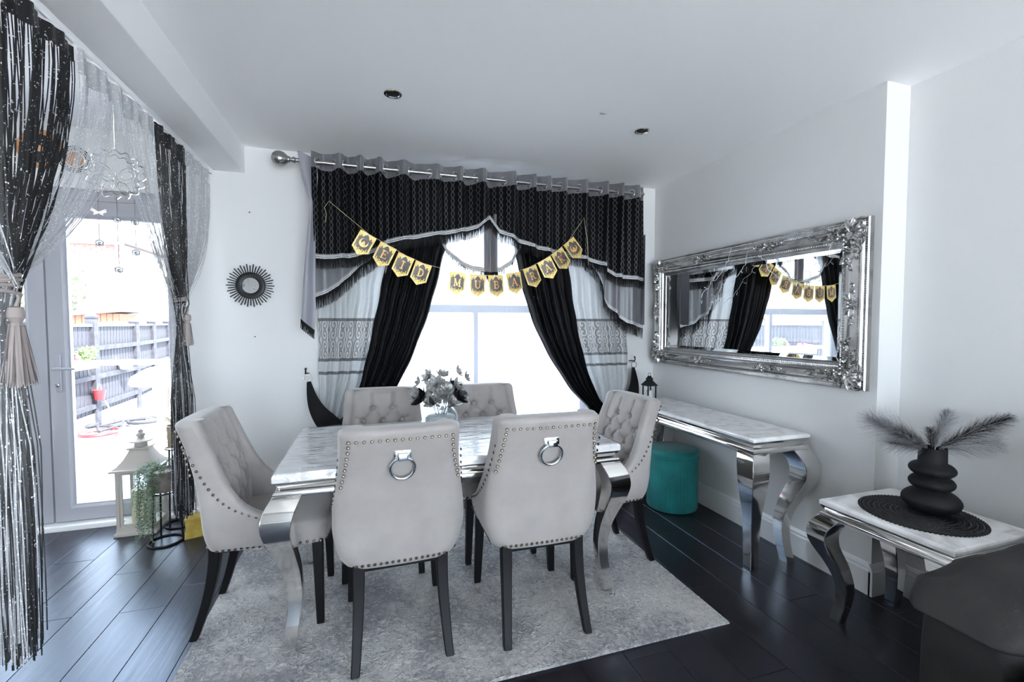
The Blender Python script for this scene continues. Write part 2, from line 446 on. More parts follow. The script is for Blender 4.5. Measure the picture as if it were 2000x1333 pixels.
# ---------------------------------------------------------------- the room
YB, XR, XR2, YP, H, HX = 3.235, 2.265, 2.42, 1.485, 2.40, 2.50
XL, YR = -3.36, -3.10                      # far sides of the open-plan room, out of frame
fl = struct(G().bb(XL, XR2+.02, YR, 3.60, -.06, -.0045).obj('floor', RUBBER, smooth=0), 'dark oak laminate floor')
pw = .1835; i = 0
x = -.90 - pw*14
ends = {-1: 2.40, -3: 2.43}
pl = {}
while x < XR2:
    col = round((x + .90) / pw)
    off = {-1: 2.40, -3: 2.43}.get(col, (col*0.531) % 1.28)
    y = off - 1.28*8
    while y < 3.58:
        y0, y1 = max(y, YR), min(y+1.28, 3.58)
        x0, x1 = max(x, XL), min(x+pw, XR2)
        if y1 - y0 > .03 and x1 - x0 > .01 and not (x1 < -2.6) and y1 > -.9:
            w, l = x1-x0-.0016, y1-y0-.0016
            key = (round(w, 3), round(l, 3))
            if key not in pl:
                o = G().bb(-w/2, w/2, -l/2, l/2, -.006, 0).obj('plank', FLOOR, fl, smooth=0, bevel=.0012, seg=1)
                o.location = ((x0+x1)/2, (y0+y1)/2, 0); pl[key] = o
            else:
                share(pl[key], fl, ((x0+x1)/2, (y0+y1)/2, 0))
        y += 1.28
    x += pw
# back wall with window opening, door opening recessed in its left end
WX0, WX1, WZ0, WZ1 = -.06, 1.74, .42, 2.16
DX1 = -1.07
wb = G()
wb.bb(DX1, WX0, YB, YB+.30, 0, HX+.2); wb.bb(WX1, XR2+.3, YB, YB+.30, 0, HX+.2)
wb.bb(WX0, WX1, YB, YB+.30, 0, WZ0); wb.bb(WX0, WX1, YB, YB+.30, WZ1, HX+.2)
struct(wb.obj('wall_back', WALL, smooth=0), 'white painted wall behind the dining table')
wd = G(); wd.bb(XL, DX1, 3.50, 3.62, 2.13, HX+.25); wd.bb(XL, -2.64, 3.50, 3.62, 0, 2.13); wd.bb(-1.10, DX1+.001, 3.50, 3.535, 0, 2.13)
struct(wd.obj('wall_door', WALL, smooth=0), 'white wall above the garden door')
wr = G(); wr.bb(XR, XR+.30, YP, YB, 0, H+.1)
struct(wr.obj('wall_right', WALL, smooth=0), 'white wall with the ornate mirror')
wr = G(); wr.bb(XR2, XR2+.15, YR, YP, 0, H+.1)
struct(wr.obj('wall_alcove', WALL, smooth=0), 'recessed white wall behind the side table')
wl = G(); wl.bb(XL-.12, XL, YR, 3.62, 0, HX+.2)
struct(wl.obj('wall_left', WALL, smooth=0), 'white wall of the extension')
wq = G(); wq.bb(XL, -.9, YR-.12, YR, 0, HX+.2); wq.bb(2.28, XR2+.15, YR-.12, YR, 0, HX+.2); wq.bb(-.9, 2.28, YR-.12, YR, 2.25, HX+.2)
struct(wq.obj('wall_rear', WALL, smooth=0), 'white wall behind the camera')
struct(G().bb(-.90, XR2+.15, YR, YB+.02, H, H+.12).obj('ceiling', CEIL, smooth=0), 'plain white ceiling')
ce = G(); SK = (-2.3, -1.5, .5, 1.7)
ce.bb(XL, SK[0], YR, 3.62, HX, HX+.2); ce.bb(SK[1], -.90, YR, 3.62, HX, HX+.2); ce.bb(SK[0], SK[1], YR, SK[2], HX, HX+.2); ce.bb(SK[0], SK[1], SK[3], 3.62, HX, HX+.2)
struct(ce.obj('ceiling_extension', CEIL, smooth=0), 'white extension ceiling with a roof window')
struct(G().bb(-.905, -.73, YR, YB+.01, 2.235, HX+.2).obj('ceiling_beam', CEIL, smooth=0, bevel=.004), 'boxed white ceiling beam along the opening')
sk = struct(G().rectsweep([(.0, HX+.20), (.05, HX+.20), (.05, HX+.26), (0, HX+.26)], SK[0], SK[1], SK[2], SK[3]).obj('window_2', UPVC, smooth=0), 'roof window of the extension')
G().bb(SK[0]-.02, SK[1]+.02, SK[2]-.02, SK[3]+.02, HX+.225, HX+.235).obj('pane', GLASS, sk, smooth=0)
# unseen glazed rear opening, added and sized to let daylight in
def glazing(name, x0, x1, y0, y1, z0, z1, n, axis, label):
    fr = G(); t = .06
    L = (y1-y0) if axis == 'y' else (x1-x0)
    def bar(a0, a1, za, zb):
        if axis == 'y': fr.bb(x0, x1, y0+a0, y0+a1, za, zb)
        else: fr.bb(x0+a0, x0+a1, y0, y1, za, zb)
    bar(0, L, z0, z0+.07); bar(0, L, z1-.07, z1)
    for i in range(n+1):
        c = L*i/n; bar(max(0, c-t/2), min(L, c+t/2), z0, z1)
    o = struct(fr.obj(name, UPVC, smooth=0), label)
    for i in range(n):
        a, b = L*i/n+t/2, L*(i+1)/n-t/2
        if axis == 'y': g = G().bb((x0+x1)/2-.003, (x0+x1)/2+.003, y0+a, y0+b, z0+.07, z1-.07)
        else: g = G().bb(x0+a, x0+b, (y0+y1)/2-.003, (y0+y1)/2+.003, z0+.07, z1-.07)
        g.obj('pane', GLASS, o, smooth=0)
    return o
glazing('added_glazing', -.9, 2.28, YR-.09, YR-.03, 0, 2.25, 4, 'x', 'added glazing behind the camera that lets daylight in')
# skirting boards
def skirt(name, x0, y0, x1, y1, nx, ny):
    """board along a wall from (x0,y0) to (x1,y1); (nx,ny) points into the room"""
    prof = [(0, 0), (.018, 0), (.018, .115), (.014, .125), (.014, .133), (.006, .148), (0, .150)]
    g = G(); n = len(prof)
    vs = [(x0+nx*o, y0+ny*o, z) for o, z in prof] + [(x1+nx*o, y1+ny*o, z) for o, z in prof]
    g.add(vs, [tuple(range(n)), tuple(range(2*n-1, n-1, -1))] + [(i, (i+1) % n, n+(i+1) % n, n+i) for i in range(n)])
    return struct(g.obj(name, TRIM, smooth=0), 'white moulded skirting board')
skirt('baseboard_right', XR, YB, XR, YP-.008, -1, 0)
skirt('baseboard_return', XR-.018, YP, XR2, YP, 0, -1)
skirt('baseboard_alcove', XR2, YP, XR2, YR, -1, 0)
skirt('baseboard_back', DX1, YB, XR, YB, 0, -1)

# dining window in the back wall
w1 = struct(G().rectsweep([(0, YB+.17), (0, YB+.24), (-.065, YB+.24), (-.065, YB+.17)], WX0, WX1, WZ0, WZ1, lambda x, y, z: (x, z, y)).obj('window_1', UPVC, smooth=0, bevel=.006), 'white framed dining window behind the curtains')
G().bb(WX0+.06, WX1-.06, YB+.175, YB+.235, 1.375, 1.435).obj('transom', UPVC, w1, smooth=0, bevel=.005)
G().bb(.770, .805, YB+.175, YB+.235, WZ0+.06, 1.38).obj('mullion', UPVC, w1, smooth=0, bevel=.005)
for x0, x1, z0, z1 in ((WX0+.06, .775, WZ0+.06, 1.38), (.80, WX1-.06, WZ0+.06, 1.38), (WX0+.06, WX1-.06, 1.43, WZ1-.06)):
    G().bb(x0, x1, YB+.20, YB+.208, z0, z1).obj('pane', GLASS, w1, smooth=0)
G().bb(WX0-.03, WX1+.03, YB-.02, YB+.18, WZ0-.02, WZ0+.005).obj('window_board', TRIM, w1, smooth=0, bevel=.006)

# garden door: outer frame, opening leaf on the right, fixed leaf on the left
D0, D1 = 3.52, 3.585
fr = G(); fr.bb(-2.64, -1.10, D0+.005, D1, 2.06, 2.13); fr.bb(-1.155, -1.10, D0+.005, D1, 0, 2.06); fr.bb(-2.64, -2.58, D0+.005, D1, 0, 2.06); fr.bb(-2.58, -1.155, D0+.01, D1, 0, .035)
d1 = struct(fr.obj('door_1', UPVC, smooth=0, bevel=.006), 'white glazed garden door')
def leaf(x0, x1, st):
    z0, z1 = .04, 2.055
    lf = G().rectsweep([(0, D0), (0, D1-.01), (-st, D1-.01), (-st, D0+.012), (-st+.018, D0)], x0, x1, z0, z1, lambda x, y, z: (x, z, y)).obj('door_leaf', UPVC, d1, smooth=25, bevel=.004)
    G().bb(x0+st-.005, x1-st+.005, D0+.028, D0+.034, z0+st-.005, z1-st+.005).obj('pane', GLASS, lf, smooth=0)
    G().rectsweep([(-st+.002, D0+.013), (-st+.002, D0+.045), (-st-.006, D0+.045), (-st-.006, D0+.013)], x0, x1, z0, z1, lambda x, y, z: (x, z, y)).obj('gasket', GASKET, lf, smooth=0)
    return lf
lr = leaf(-1.895, -1.16, .098)
ll = leaf(-2.575, -1.903, .098)
hp = G().bb(-1.862, -1.832, D0-.012, D0, .865, 1.10).obj('handle_plate', UPVC, lr, smooth=30, bevel=.01)
G().tube([(-1.847, D0, 1.015), (-1.847, D0-.05, 1.015), (-1.83, D0-.062, 1.015), (-1.80, D0-.064, 1.014), (-1.735, D0-.06, 1.012)], [.011, .010, .011, .011, .008], 10, flat=.8).obj('lever', UPVC, lr)
G().lathe([(.011, 0), (.011, .006), (.006, .008), (.006, .014)], 14).obj('key_barrel', PEWTER, lr, loc=(-1.847, D0-.018, .91)).rotation_euler = (PI/2, 0, 0)
G().bb(-2.05, -2.02, D0-.010, D0, .865, 1.10).obj('handle_plate', UPVC, ll, smooth=30, bevel=.008)
struct(G().bb(-2.64, -1.07, 3.46, 3.55, -.004, .034).obj('trim_1', TRIM, smooth=0, bevel=.008), 'white threshold strip of the garden door')
# ---------------------------------------------------------------- rug
RX0, RX1, RY0, RY1 = -.69, 1.46, 1.52, 3.02
rg = G()
def rugf(u, v):
    return (lerp(RX0, RX1, u), lerp(RY0, RY1, v), .011 + .0012*math.sin(u*17)*math.sin(v*13))
rg.grid(rugf, 40, 30)
rg.rectsweep([(0, 0), (.004, .004), (.002, .011), (-.01, .0115)], RX0, RX1, RY0, RY1)
tag(rg.obj('area_rug', RUG, smooth=60), 'pale grey carved area rug under the dining table', 'rug')

# ---------------------------------------------------------------- dining chairs
def yb(z): return tab([(.355, .004), (.42, -.004), (.55, -.012), (.68, -.036), (.80, -.070), (.91, -.105)], z)
def hw(z): return tab([(.355, .178), (.375, .200), (.42, .222), (.50, .238), (.58, .236), (.68, .222), (.80, .209), (.91, .207)], z)
def qe(z): return tab([(.355, .285), (.48, .285), (.500, .262), (.52, .222), (.55, .175), (.60, .135), (.66, .112), (.75, .098), (.91, .088)], z)
TH = .082
BUT = [(-.055, .795), (.055, .795), (-.108, .725), (0, .725), (.108, .725), (-.055, .655), (.055, .655), (-.158, .655), (.158, .655),
       (-.108, .585), (0, .585), (.108, .585), (-.055, .515), (.055, .515)]
def seg_d(px, pz, a, b):
    ax, az = a; bx, bz = b; dx, dz = bx-ax, bz-az
    t = max(0, min(1, ((px-ax)*dx + (pz-az)*dz) / (dx*dx+dz*dz)))
    return math.hypot(px-ax-dx*t, pz-az-dz*t)
CRE = []
for a in range(len(BUT)):
    for b in range(a):
        if abs(abs(BUT[a][0]-BUT[b][0]) - .054) < .004 and abs(abs(BUT[a][1]-BUT[b][1]) - .07) < .003: CRE.append((BUT[a], BUT[b]))
CRE += [((-.055, .795), (-.062, .905)), ((.055, .795), (.062, .905)), ((-.108, .725), (-.17, .76)), ((.108, .725), (.17, .76))]
def tuft(x, z):
    d = 0
    for bx, bz in BUT:
        r2 = (x-bx)**2 + (z-bz)**2
        if r2 < .003: d = max(d, .036*math.exp(-r2/(2*.014**2)))
    for c in CRE:
        s = seg_d(x, z, *c)
        if s < .03: d = max(d, .013*math.exp(-s*s/(2*.0055**2)))
    return d
def section(z, shrink=0.0, fine=True):
    """closed loop of the shell at height z: outer back and wings, then the padded inner face"""
    w = hw(z) - shrink; y0 = yb(z) + shrink; q = qe(z) - shrink*.6; r = .045; th = TH - 2*shrink
    sd = min(.052, w*.3); half = []
    for i in range(9):                                   # outer back
        x = (w-r)*i/8; half.append((x, y0 + .012*(x/w)**2))
    for i in range(1, 6):
        a = PI/2*i/5; half.append((w-r+r*math.sin(a), y0 + .012 + r - r*math.cos(a)))
    ys = y0 + .012 + r
    for i in range(1, 9):                                # outer side to the wing tip
        half.append((w + .006*(i/8), lerp(ys, max(yb(z)+q, ys+.004), i/8)))
    yt = half[-1][1]; rr = min(sd/2, .02)
    for i in range(1, 5):
        a = PI*i/5; half.append((w + .006 - sd/2*(1-math.cos(a)), yt + rr*math.sin(a)))
    yi = min(y0 + th + .012, yt)
    for i in range(0, 7):
        half.append((w + .006 - sd - .002*i, lerp(yt, yi, i/6)))
    xi = half[-1][0]
    for i in range(1, 25):
        x = xi*(1 - i/24)
        bul = .014*(1-(x/xi)**2) if shrink == 0 else .006
        t = tuft(x, z) if fine and z > .45 else 0
        half.append((x, yi + bul - t))
    loop = [(x, y, z) for x, y in half] + [(-x, y, z) for x, y in half[-2:0:-1]]
    return loop
def mirror_t(z): return z
levels = [.355, .36, .37] + [.37 + (.885-.37)*i/66 for i in range(1, 67)]
loops = [section(.358, .012, False), section(.36, .003, False)] + [section(z) for z in levels[2:]]
for i in range(1, 6):
    a = PI/2*i/5; loops.append(section(.885 + .026*math.sin(a), .030*(1-math.cos(a)), False))
# correct the z of shrunken rim levels and keep the last tufted pleats soft
shell = G().loft(loops)
def nails():
    g = G(); R_ = .0068
    for i in range(15):                                  # rear face, top row
        x = -.176 + .352*i/14; g.dome((x, yb(.868) + .012*(x/.207)**2 - .001, .868), (0, -1, .25), R_)
    for s in (-1, 1):
        for i in range(8):                               # rear face, down the edges
            z = .848 - .022*i; x = s*(hw(z)-.030 + .002*i); g.dome((x, yb(z) + .010, z), (0, -1, .2), R_)
        z = .66
        pts = [(.012, .80), (.018, .77), (.024, .74), (.030, .715), (.037, .69), (.046, .665), (.056, .642), (.068, .62), (.082, .60), (.098, .582), (.116, .565), (.136, .55), (.158, .538), (.182, .526), (.206, .515), (.232, .505), (.256, .492), (.262, .468), (.262, .444), (.262, .420), (.262, .396)]
        for q, z in pts:
            y = yb(z) + .012 + q
            g.dome((s*(hw(z)+.001+.003*q/.26), y, z), (s, 0, 0), R_)
        for i in range(10):                              # bottom of the side
            y = yb(.372) + .052 + .022*i; g.dome((s*(hw(.375)+.004), y, .376), (s, 0, -.4), R_)
        for i in range(6):
            y = .31 + .026*i; g.dome((s*(.206+.0), y, .372), (s, 0, 0), R_)
    for i in range(16):                                  # bottom of the rear face
        x = -.158 + .316*i/15; g.dome((x, yb(.375) + .008*(x/.2)**2 - .001, .376), (0, -1, -.2), R_)
    for i in range(17):
        x = -.19 + .38*i/16; g.dome((x, .4745-.012*(x/.19)**2, .372), (0, 1, 0), R_)
    return g
def seat():
    loops = []
    for z, o in ((.357, -.012), (.362, 0), (.40, .002), (.430, .004), (.448, -.002), (.458, -.018), (.463, -.05)):
        L = []; hwf, hwb = .206 + o, .185 + o; yf, yk = .472 + o, .05
        for i in range(32):
            a = 2*PI*i/32; c, s_ = math.cos(a), math.sin(a); e = .28
            px = math.copysign(abs(c)**e, c); py = math.copysign(abs(s_)**e, s_)
            y = (yf+yk)/2 + (yf-yk)/2*py; x = lerp(hwb, hwf, (y-yk)/(yf-yk))*px
            L.append((x, y - (.012*(px*px) if py > .5 else 0), z))
        loops.append(L)
    return G().loft(loops)
def leg_rear(s):
    L = []
    for i in range(9):
        t = i/8; z = .375*(1-t); c = (s*(.150 + .016*t*t), .034 - .082*t**1.7, z); h = lerp(.0215, .015, t)
        L.append([(c[0]-h, c[1]-h, z), (c[0]+h, c[1]-h, z), (c[0]+h, c[1]+h, z), (c[0]-h, c[1]+h, z)])
    return G().loft(L)
def leg_front(s):
    L = []
    for t in (0, .5, 1):
        z = .372*(1-t); h = lerp(.0215, .0145, t); c = (s*(.172 + .014*t), .425 + .008*t)
        L.append([(c[0]-h, c[1]-h, z), (c[0]+h, c[1]-h, z), (c[0]+h, c[1]+h, z), (c[0]-h, c[1]+h, z)])
    return G().loft(L)
def torus(c, R, r, n=28, m=8, ax='y', tilt=0):
    P = []
    for i in range(n):
        a = 2*PI*i/n
        if ax == 'y': P.append((c[0]+R*math.cos(a), c[1]+R*math.sin(a)*tilt, c[2]+R*math.sin(a)))
        elif ax == 'x': P.append((c[0], c[1]+R*math.cos(a), c[2]+R*math.sin(a)))
        else: P.append((c[0]+R*math.cos(a), c[1]+R*math.sin(a), c[2]))
    return G().tube(P, r, m, closed=True)
ch0 = thing('dining_chair', 'light grey velvet chair at left of the near table side, its back towards us', 'chair', group='velvet dining chairs')
sh = shell.obj('backrest', VELVET, ch0, smooth=70)
for bx, bz in BUT:
    G().ball((0, 0, 0), .012, 10, 6, (1, .5, 1)).obj('tuft_button', VELVET, sh, loc=(bx, yb(bz)+TH+.014*(1-(bx/.18)**2)-.018+.012, bz)) if bx == BUT[0][0] and bz == BUT[0][1] else None
b0 = [o for o in sh.children][0]
for bx, bz in BUT[1:]:
    share(b0, sh, (bx, yb(bz)+TH+.012+.014*(1-min(1, (bx/.19)**2))-.0235, bz))
b0.location = (BUT[0][0], yb(BUT[0][1])+TH+.012+.014*(1-(BUT[0][0]/.19)**2)-.0235, BUT[0][1])
seat().obj('seat', VELVET, ch0, smooth=50)
nails().obj('nailhead_trim', NAIL, ch0, kind='stuff')
for s in (-1, 1):
    leg_rear(s).obj('leg', BLACKWOOD, ch0, smooth=30, bevel=.003, seg=1); leg_front(s).obj('leg', BLACKWOOD, ch0, smooth=30, bevel=.003, seg=1)
G().bb(-.155, .155, .02, .44, .345, .360).obj('seat_frame', BLACKWOOD, ch0, smooth=0)
zr = .805
pt = G(); pt.bb(-.030, .030, yb(zr)-.008, yb(zr)+.002, zr-.010, zr+.020); pt.bb(-.018, .018, yb(zr)-.026, yb(zr)-.006, zr-.014, zr+.012)
kn = pt.obj('ring_bracket', BRIGHT, ch0, smooth=30, bevel=.003)
torus((0, yb(.76)-.018, .757), .042, .0055, 36, 10, 'y', -.25).obj('knocker_ring', BRIGHT, ch0, smooth=60)
ZC = .0132
ch0.location = (.108, 1.735, ZC); ch0.rotation_euler = (0, 0, math.radians(1.0)); ch0.scale = (1.045, 1, 1.0)
dup(ch0, (.678, 1.695, ZC), math.radians(-1.5), 'light grey velvet chair at right of the near table side, its back towards us', (1.045, 1, 1.015))
dup(ch0, (-.640, 2.245, ZC), math.radians(-92), 'light grey velvet chair at the left table end by the glass door', (1, 1, .985))
dup(ch0, (1.385, 2.215, ZC), math.radians(93), 'light grey velvet chair at the right table end beside the console', (1, 1, .965))
dup(ch0, (.072, 2.745, ZC), math.radians(178), 'light grey velvet chair at left of the window side, facing us over the table', (1, 1, .985))
dup(ch0, (.665, 2.745, ZC), math.radians(181), 'light grey velvet chair at right of the window side, facing us behind the flowers', (1, 1, .985))

# ---------------------------------------------------------------- mirrored-leg tables
def cab_leg(h, sx, sy, sc=1.0, style='console'):
    """cabriole leg: square section carried out and back along the diagonal; h = height under the apron"""
    if style == 'dining':
        prof = [(1.0, .0, .052), (.96, .013, .0545), (.92, .025, .0555), (.86, .035, .054), (.80, .037, .050), (.72, .029, .0445), (.62, .013, .037), (.52, -.002, .0315),
                (.43, -.010, .0285), (.35, -.013, .0268), (.25, -.010, .0256), (.12, .001, .0248), (.0, .010, .0242)]
    else:
        prof = [(1.0, -.004, .0535), (.96, .012, .0545), (.91, .027, .0545), (.86, .036, .0535), (.80, .039, .0515), (.73, .033, .0485), (.65, .017, .0445), (.56, -.004, .0395), (.47, -.020, .0350),
                (.39, -.030, .0320), (.30, -.034, .0300), (.18, -.029, .0280), (.08, -.020, .0270), (.0, -.013, .0265)]
    L = []
    for i in range(41):
        t = 1 - i/40
        o = tab([(a, b) for a, b, c in prof[::-1]], t)*sc; w = tab([(a, c) for a, b, c in prof[::-1]], t)*sc
        cx, cy = sx*o, sy*o; z = h*t
        L.append([(cx-w, cy-w, z), (cx+w, cy-w, z), (cx+w, cy+w, z), (cx-w, cy+w, z)])
    return G().loft(L)
def steel_table(name, label, x0, x1, y0, y1, zt, zf, legs, sc=1.0, th=.036, inset=.052, cat='table', aph=.058, style='console'):
    cx, cy = (x0+x1)/2, (y0+y1)/2
    t = thing(name, label, cat, (cx, cy, zf)); X, Y_ = (x1-x0)/2, (y1-y0)/2; zt -= zf
    zb = zt - th
    top = G().loft([[(-X+o, -Y_+o, z), (X-o, -Y_+o, z), (X-o, Y_-o, z), (-X+o, Y_-o, z)] for o, z in ((.006, zb), (.0, zb+.004), (0, zt-.010), (.003, zt-.004), (.010, zt))])
    top.obj('table_top', MARBLE, t, smooth=25)
    ap = [(-.004, zb), (-.010, zb-.010), (-.020, zb-.020), (-.022, zb-.026), (-.010, zb-.030), (-.004, zb-.036), (-.001, zb-.044), (-.003, zb-.053), (-.010, zb-.058), (-.05, zb-.058), (-.05, zb)]
    G().rectsweep([(o*sc, zb + (z-zb)*aph/.058) for o, z in ap], -X, X, -Y_, Y_).obj('apron', CHROME, t, smooth=40)
    hl = zb - aph + .010
    for sx, sy in legs:
        l = cab_leg(hl, sx, sy, sc, style).obj('leg', CHROME, t, smooth=30, bevel=.0025, seg=1)
        l.location = (sx*(X-inset*sc), sy*(Y_-inset*sc), 0)
    return t
ALL = ((-1, -1), (1, -1), (1, 1), (-1, 1))
steel_table('dining_table', 'marble topped dining table with polished steel legs in the middle of the room', -.355, 1.122, 1.850, 2.640, .730, .0132, ALL, style='dining')
steel_table('console_table', 'long narrow marble console with curved steel legs under the wall mirror', 1.840, 2.218, 1.775, 2.990, .712, 0, ALL, 1.0, th=.024, aph=.068)
steel_table('side_table', 'small square marble side table with curved steel legs beside the sofa', 1.87, 2.325, .965, 1.448, .53, 0, ALL, .84, th=.026, aph=.052)

# clear plastic cover on the dining table
PLASTIC = clear('clear_plastic_sheet', (.99, .99, 1.0), 1.75, .05, bump=(5, .65, (1.0, 4.5, 1.0)))
def cover(u, v):
    x0, x1, y0, y1, z = -.355, 1.122, 1.850, 2.640, .7325
    p = lerp(x0-.030, x1+.030, u); q = lerp(y0-.030, y1+.030, v)
    x = min(max(p, x0-.003), x1+.003); y = min(max(q, y0-.003), y1+.003)
    ov = max(abs(p-x), abs(q-y))
    zz = z + .0012*math.sin(p*31 + 3*math.sin(q*9))*math.sin(q*23) - ov*1.15 + (.004*math.sin(p*40+q*33) if ov > .015 else 0)
    k = 1 + .1*ov
    return (x + (p-x)*.12, y + (q-y)*.12, zz)
pc = G().grid(cover, 90, 60)
tag(pc.obj('plastic_cover', PLASTIC, smooth=70), 'clear wrinkled plastic cover over the dining table top', 'table cover')
# ---------------------------------------------------------------- curtain rod
RY, RZ = 3.06, 2.290
t = thing('curtain_rod', 'brushed steel curtain rod with a ball finial above the window', 'curtain rod', (-.50, RY, RZ))
G().tube([(.05, 0, 0), (2.535, 0, 0)], .0125, 14).obj('rod', PEWTER, t)
def finial(s):
    g = G().lathe([(.013, 0), (.018, .004), (.018, .016), (.012, .020), (.012, .030), (.019, .034), (.019, .042), (.026, .048), (.040, .064), (.046, .085), (.043, .108), (.030, .125), (.012, .133), (0, .134)], 24)
    o = g.obj('finial', PEWTER, t, smooth=50); o.rotation_euler = (0, -PI/2*s, 0); return o
finial(1).location = (.085, 0, 0)
G().lathe([(.0135, 0), (.0135, .012), (.010, .014), (0, .0145)], 16).obj('end_cap', PEWTER, t, loc=(2.525, 0, 0)).rotation_euler = (0, PI/2, 0)
for x in (.16, 2.46):
    g = G().tube([(x, 0, -.014), (x, .05, -.03), (x, YB-RY, -.03)], .008, 8); g.lathe([(.028, 0), (.028, .01)], 16, (x, YB-RY-.004, -.03))
    g.obj('bracket', PEWTER, t)

# ---------------------------------------------------------------- valance
def wav(x):
    """fold depth along the rod, one shared rhythm for all layers"""
    p = 2*PI*x/.158 + 1.5*math.sin(4.1*x+.6) + 1.0*math.sin(10.3*x)
    return (math.sin(p) + .32*math.sin(2*p+.5))*(.85 + .25*math.sin(7.7*x+1))
def arc(x): return x*1.45                     # cloth length along the folds, for the weave
HEM = [(-.33, 1.72), (-.18, 1.725), (-.06, 1.745), (.05, 1.78), (.12, 1.84), (.26, 1.87), (.40, 1.90), (.57, 1.93), (.72, 1.97), (.79, 2.03), (.815, 2.045), (.84, 2.01), (.88, 1.95), (.98, 1.91), (1.13, 1.86), (1.23, 1.84), (1.46, 1.80), (1.57, 1.79), (1.70, 1.745), (1.80, 1.67), (2.06, 1.645)]
VX0, VX1 = -.325, 2.055
def strip(fn_z0, fn_z1, x0, x1, yc, amp, nu, nv, uvz=True, ampf=None):
    def f(u, v):
        x = lerp(x0, x1, u); z = lerp(fn_z0(x), fn_z1(x), v)
        a = amp if ampf is None else ampf(z)
        return (x, yc + a*wav(x), z)
    return f, (lambda u, v: (arc(lerp(x0, x1, u)), lerp(fn_z0(lerp(x0, x1, u)), fn_z1(lerp(x0, x1, u)), v)))
val = thing('valance', 'black jacquard valance with silver braid and scalloped fringe across the window top', 'valance', (.86, RY, 2.2))
OFF = Vector((.86, RY, 2.2))
def put(g, name, m, parent=val, **k):
    g.v = [(a-OFF.x, b-OFF.y, c-OFF.z) for a, b, c in g.v]
    return g.obj(name, m, parent, **k)
htop = lambda x: 2.350 + .006*wav(x)
hbot = lambda x: 2.245 + .004*wav(x+.3)
f, uf = strip(hbot, htop, VX0, VX1, RY, .050, 560, 4)
put(G().grid(f, 560, 4, uf), 'heading_band', SATIN, smooth=80)
ampz = lambda z: lerp(.026, .050, max(0, min(1, (z-1.65)/.6)))
f, uf = strip(lambda x: lin(HEM, x), lambda x: hbot(x)+.004, VX0, VX1, RY-.003, .04, 560, 24, ampf=ampz)
put(G().grid(f, 560, 24, uf), 'valance_panel', JACQ, smooth=80)
def hemmed(hem, x0, x1, yc, amp, parent, n, fl=.066, tr=.030, fringe_step=.0021):
    z1 = lambda x: lin(hem, x) + .004
    z0 = lambda x: lin(hem, x) - tr + .004
    g = G()
    def f(u, v):
        x = lerp(x0, x1, u); return (x, yc - .004 + amp*wav(x), lerp(z0(x), z1(x), v))
    g.grid(f, n, 2, lambda u, v: (arc(lerp(x0, x1, u)), tr*v + .001))
    put(g, 'braid_trim', BRAID, parent, smooth=80)
    g = G(); x = x0
    while x < x1:
        y = yc - .002 + amp*wav(x) + random.uniform(-.003, .003); zz = z0(x) + .004
        L = fl*random.uniform(.88, 1.06); dx = random.uniform(-.004, .004)
        g.ribbon((x, y, zz), (x+dx, y+random.uniform(-.004, .004), zz-L), .0038, (1, random.uniform(-.5, .5), 0))
        x += fringe_step
    put(g, 'fringe', FRINGE, parent, smooth=0, kind='stuff')
hemmed(HEM, VX0, VX1, RY-.003, .027, val, 560)
# eyelets where the cloth crosses the rod
xs = []; x = VX0+.01; pv = wav(x)
while x < VX1-.01:
    x += .002; w_ = wav(x)
    if pv*w_ <= 0: xs.append(x)
    pv = w_
e0 = None
for x in xs:
    if e0 is None:
        e0 = torus((0, 0, 0), .025, .0042, 24, 8, 'y').obj('eyelet', BRIGHT, val); e0.location = (x-OFF.x, 0, RZ-OFF.z); o = e0
    else: o = share(e0, val, (x-OFF.x, 0, RZ-OFF.z))
    s = wav(x+.003)-wav(x-.003)
    o.rotation_euler = (0, 0, math.atan2(s*.050, .006))
# grey satin under-layers with their own braid and fringe
LOW_L = [(-.335, 1.475), (-.25, 1.515), (-.18, 1.56), (-.06, 1.68), (.05, 1.76), (.20, 1.84)]
LOW_R = [(1.52, 1.82), (1.60, 1.78), (1.665, 1.70), (1.72, 1.54), (1.77, 1.44), (1.85, 1.375), (1.93, 1.32), (2.085, 1.275)]
for hem, x0, x1 in ((LOW_L, -.335, .20), (LOW_R, 1.52, 2.078)):
    f, uf = strip(lambda x: lin(hem, x), lambda x: 2.0, x0, x1, RY+.045, .020, 120, 10)
    lo = put(G().grid(f, 140, 12, uf), 'satin_panel', SATIN, smooth=80)
    g_off = OFF
    hemmed(hem, x0, x1, RY+.043, .020, lo, 140, fl=.085)
# centre: grey pleat and sheer swag with braid
SWG = [(.46, 1.90), (.52, 1.80), (.61, 1.725), (.70, 1.69), (.80, 1.675), (.90, 1.69), (.97, 1.74), (1.03, 1.83), (1.08, 1.9)]
f, uf = strip(lambda x: lin(SWG, x), lambda x: 2.15, .46, 1.08, RY+.050, .018, 120, 10)
sw = put(G().grid(f, 120, 10, uf), 'sheer_swag', SWAG, smooth=80)
hemmed(SWG, .47, 1.07, RY+.048, .018, sw, 120, fl=.05, fringe_step=.004)
def jab(u, v):
    x = lerp(.775, .875, u); z = lerp(1.63 + .03*abs(u-.45), 2.06, v)
    return (x, RY + .040 - .02*math.sin(u*PI*3), z)
jb = put(G().grid(jab, 30, 10, lambda u, v: (u*.15, v*.5)), 'centre_pleat', SATIN, smooth=80)
g = G()
for i in range(48):
    x = .775 + .1*i/47; g.ribbon((x, RY+.034-.02*math.sin(i/47*PI*3), 1.655), (x+random.uniform(-.004, .004), RY+.032-.02*math.sin(i/47*PI*3), 1.585+random.uniform(-.006, .006)), .004, (1, 0, 0))
put(g, 'fringe', FRINGE, jb, smooth=0, kind='stuff')
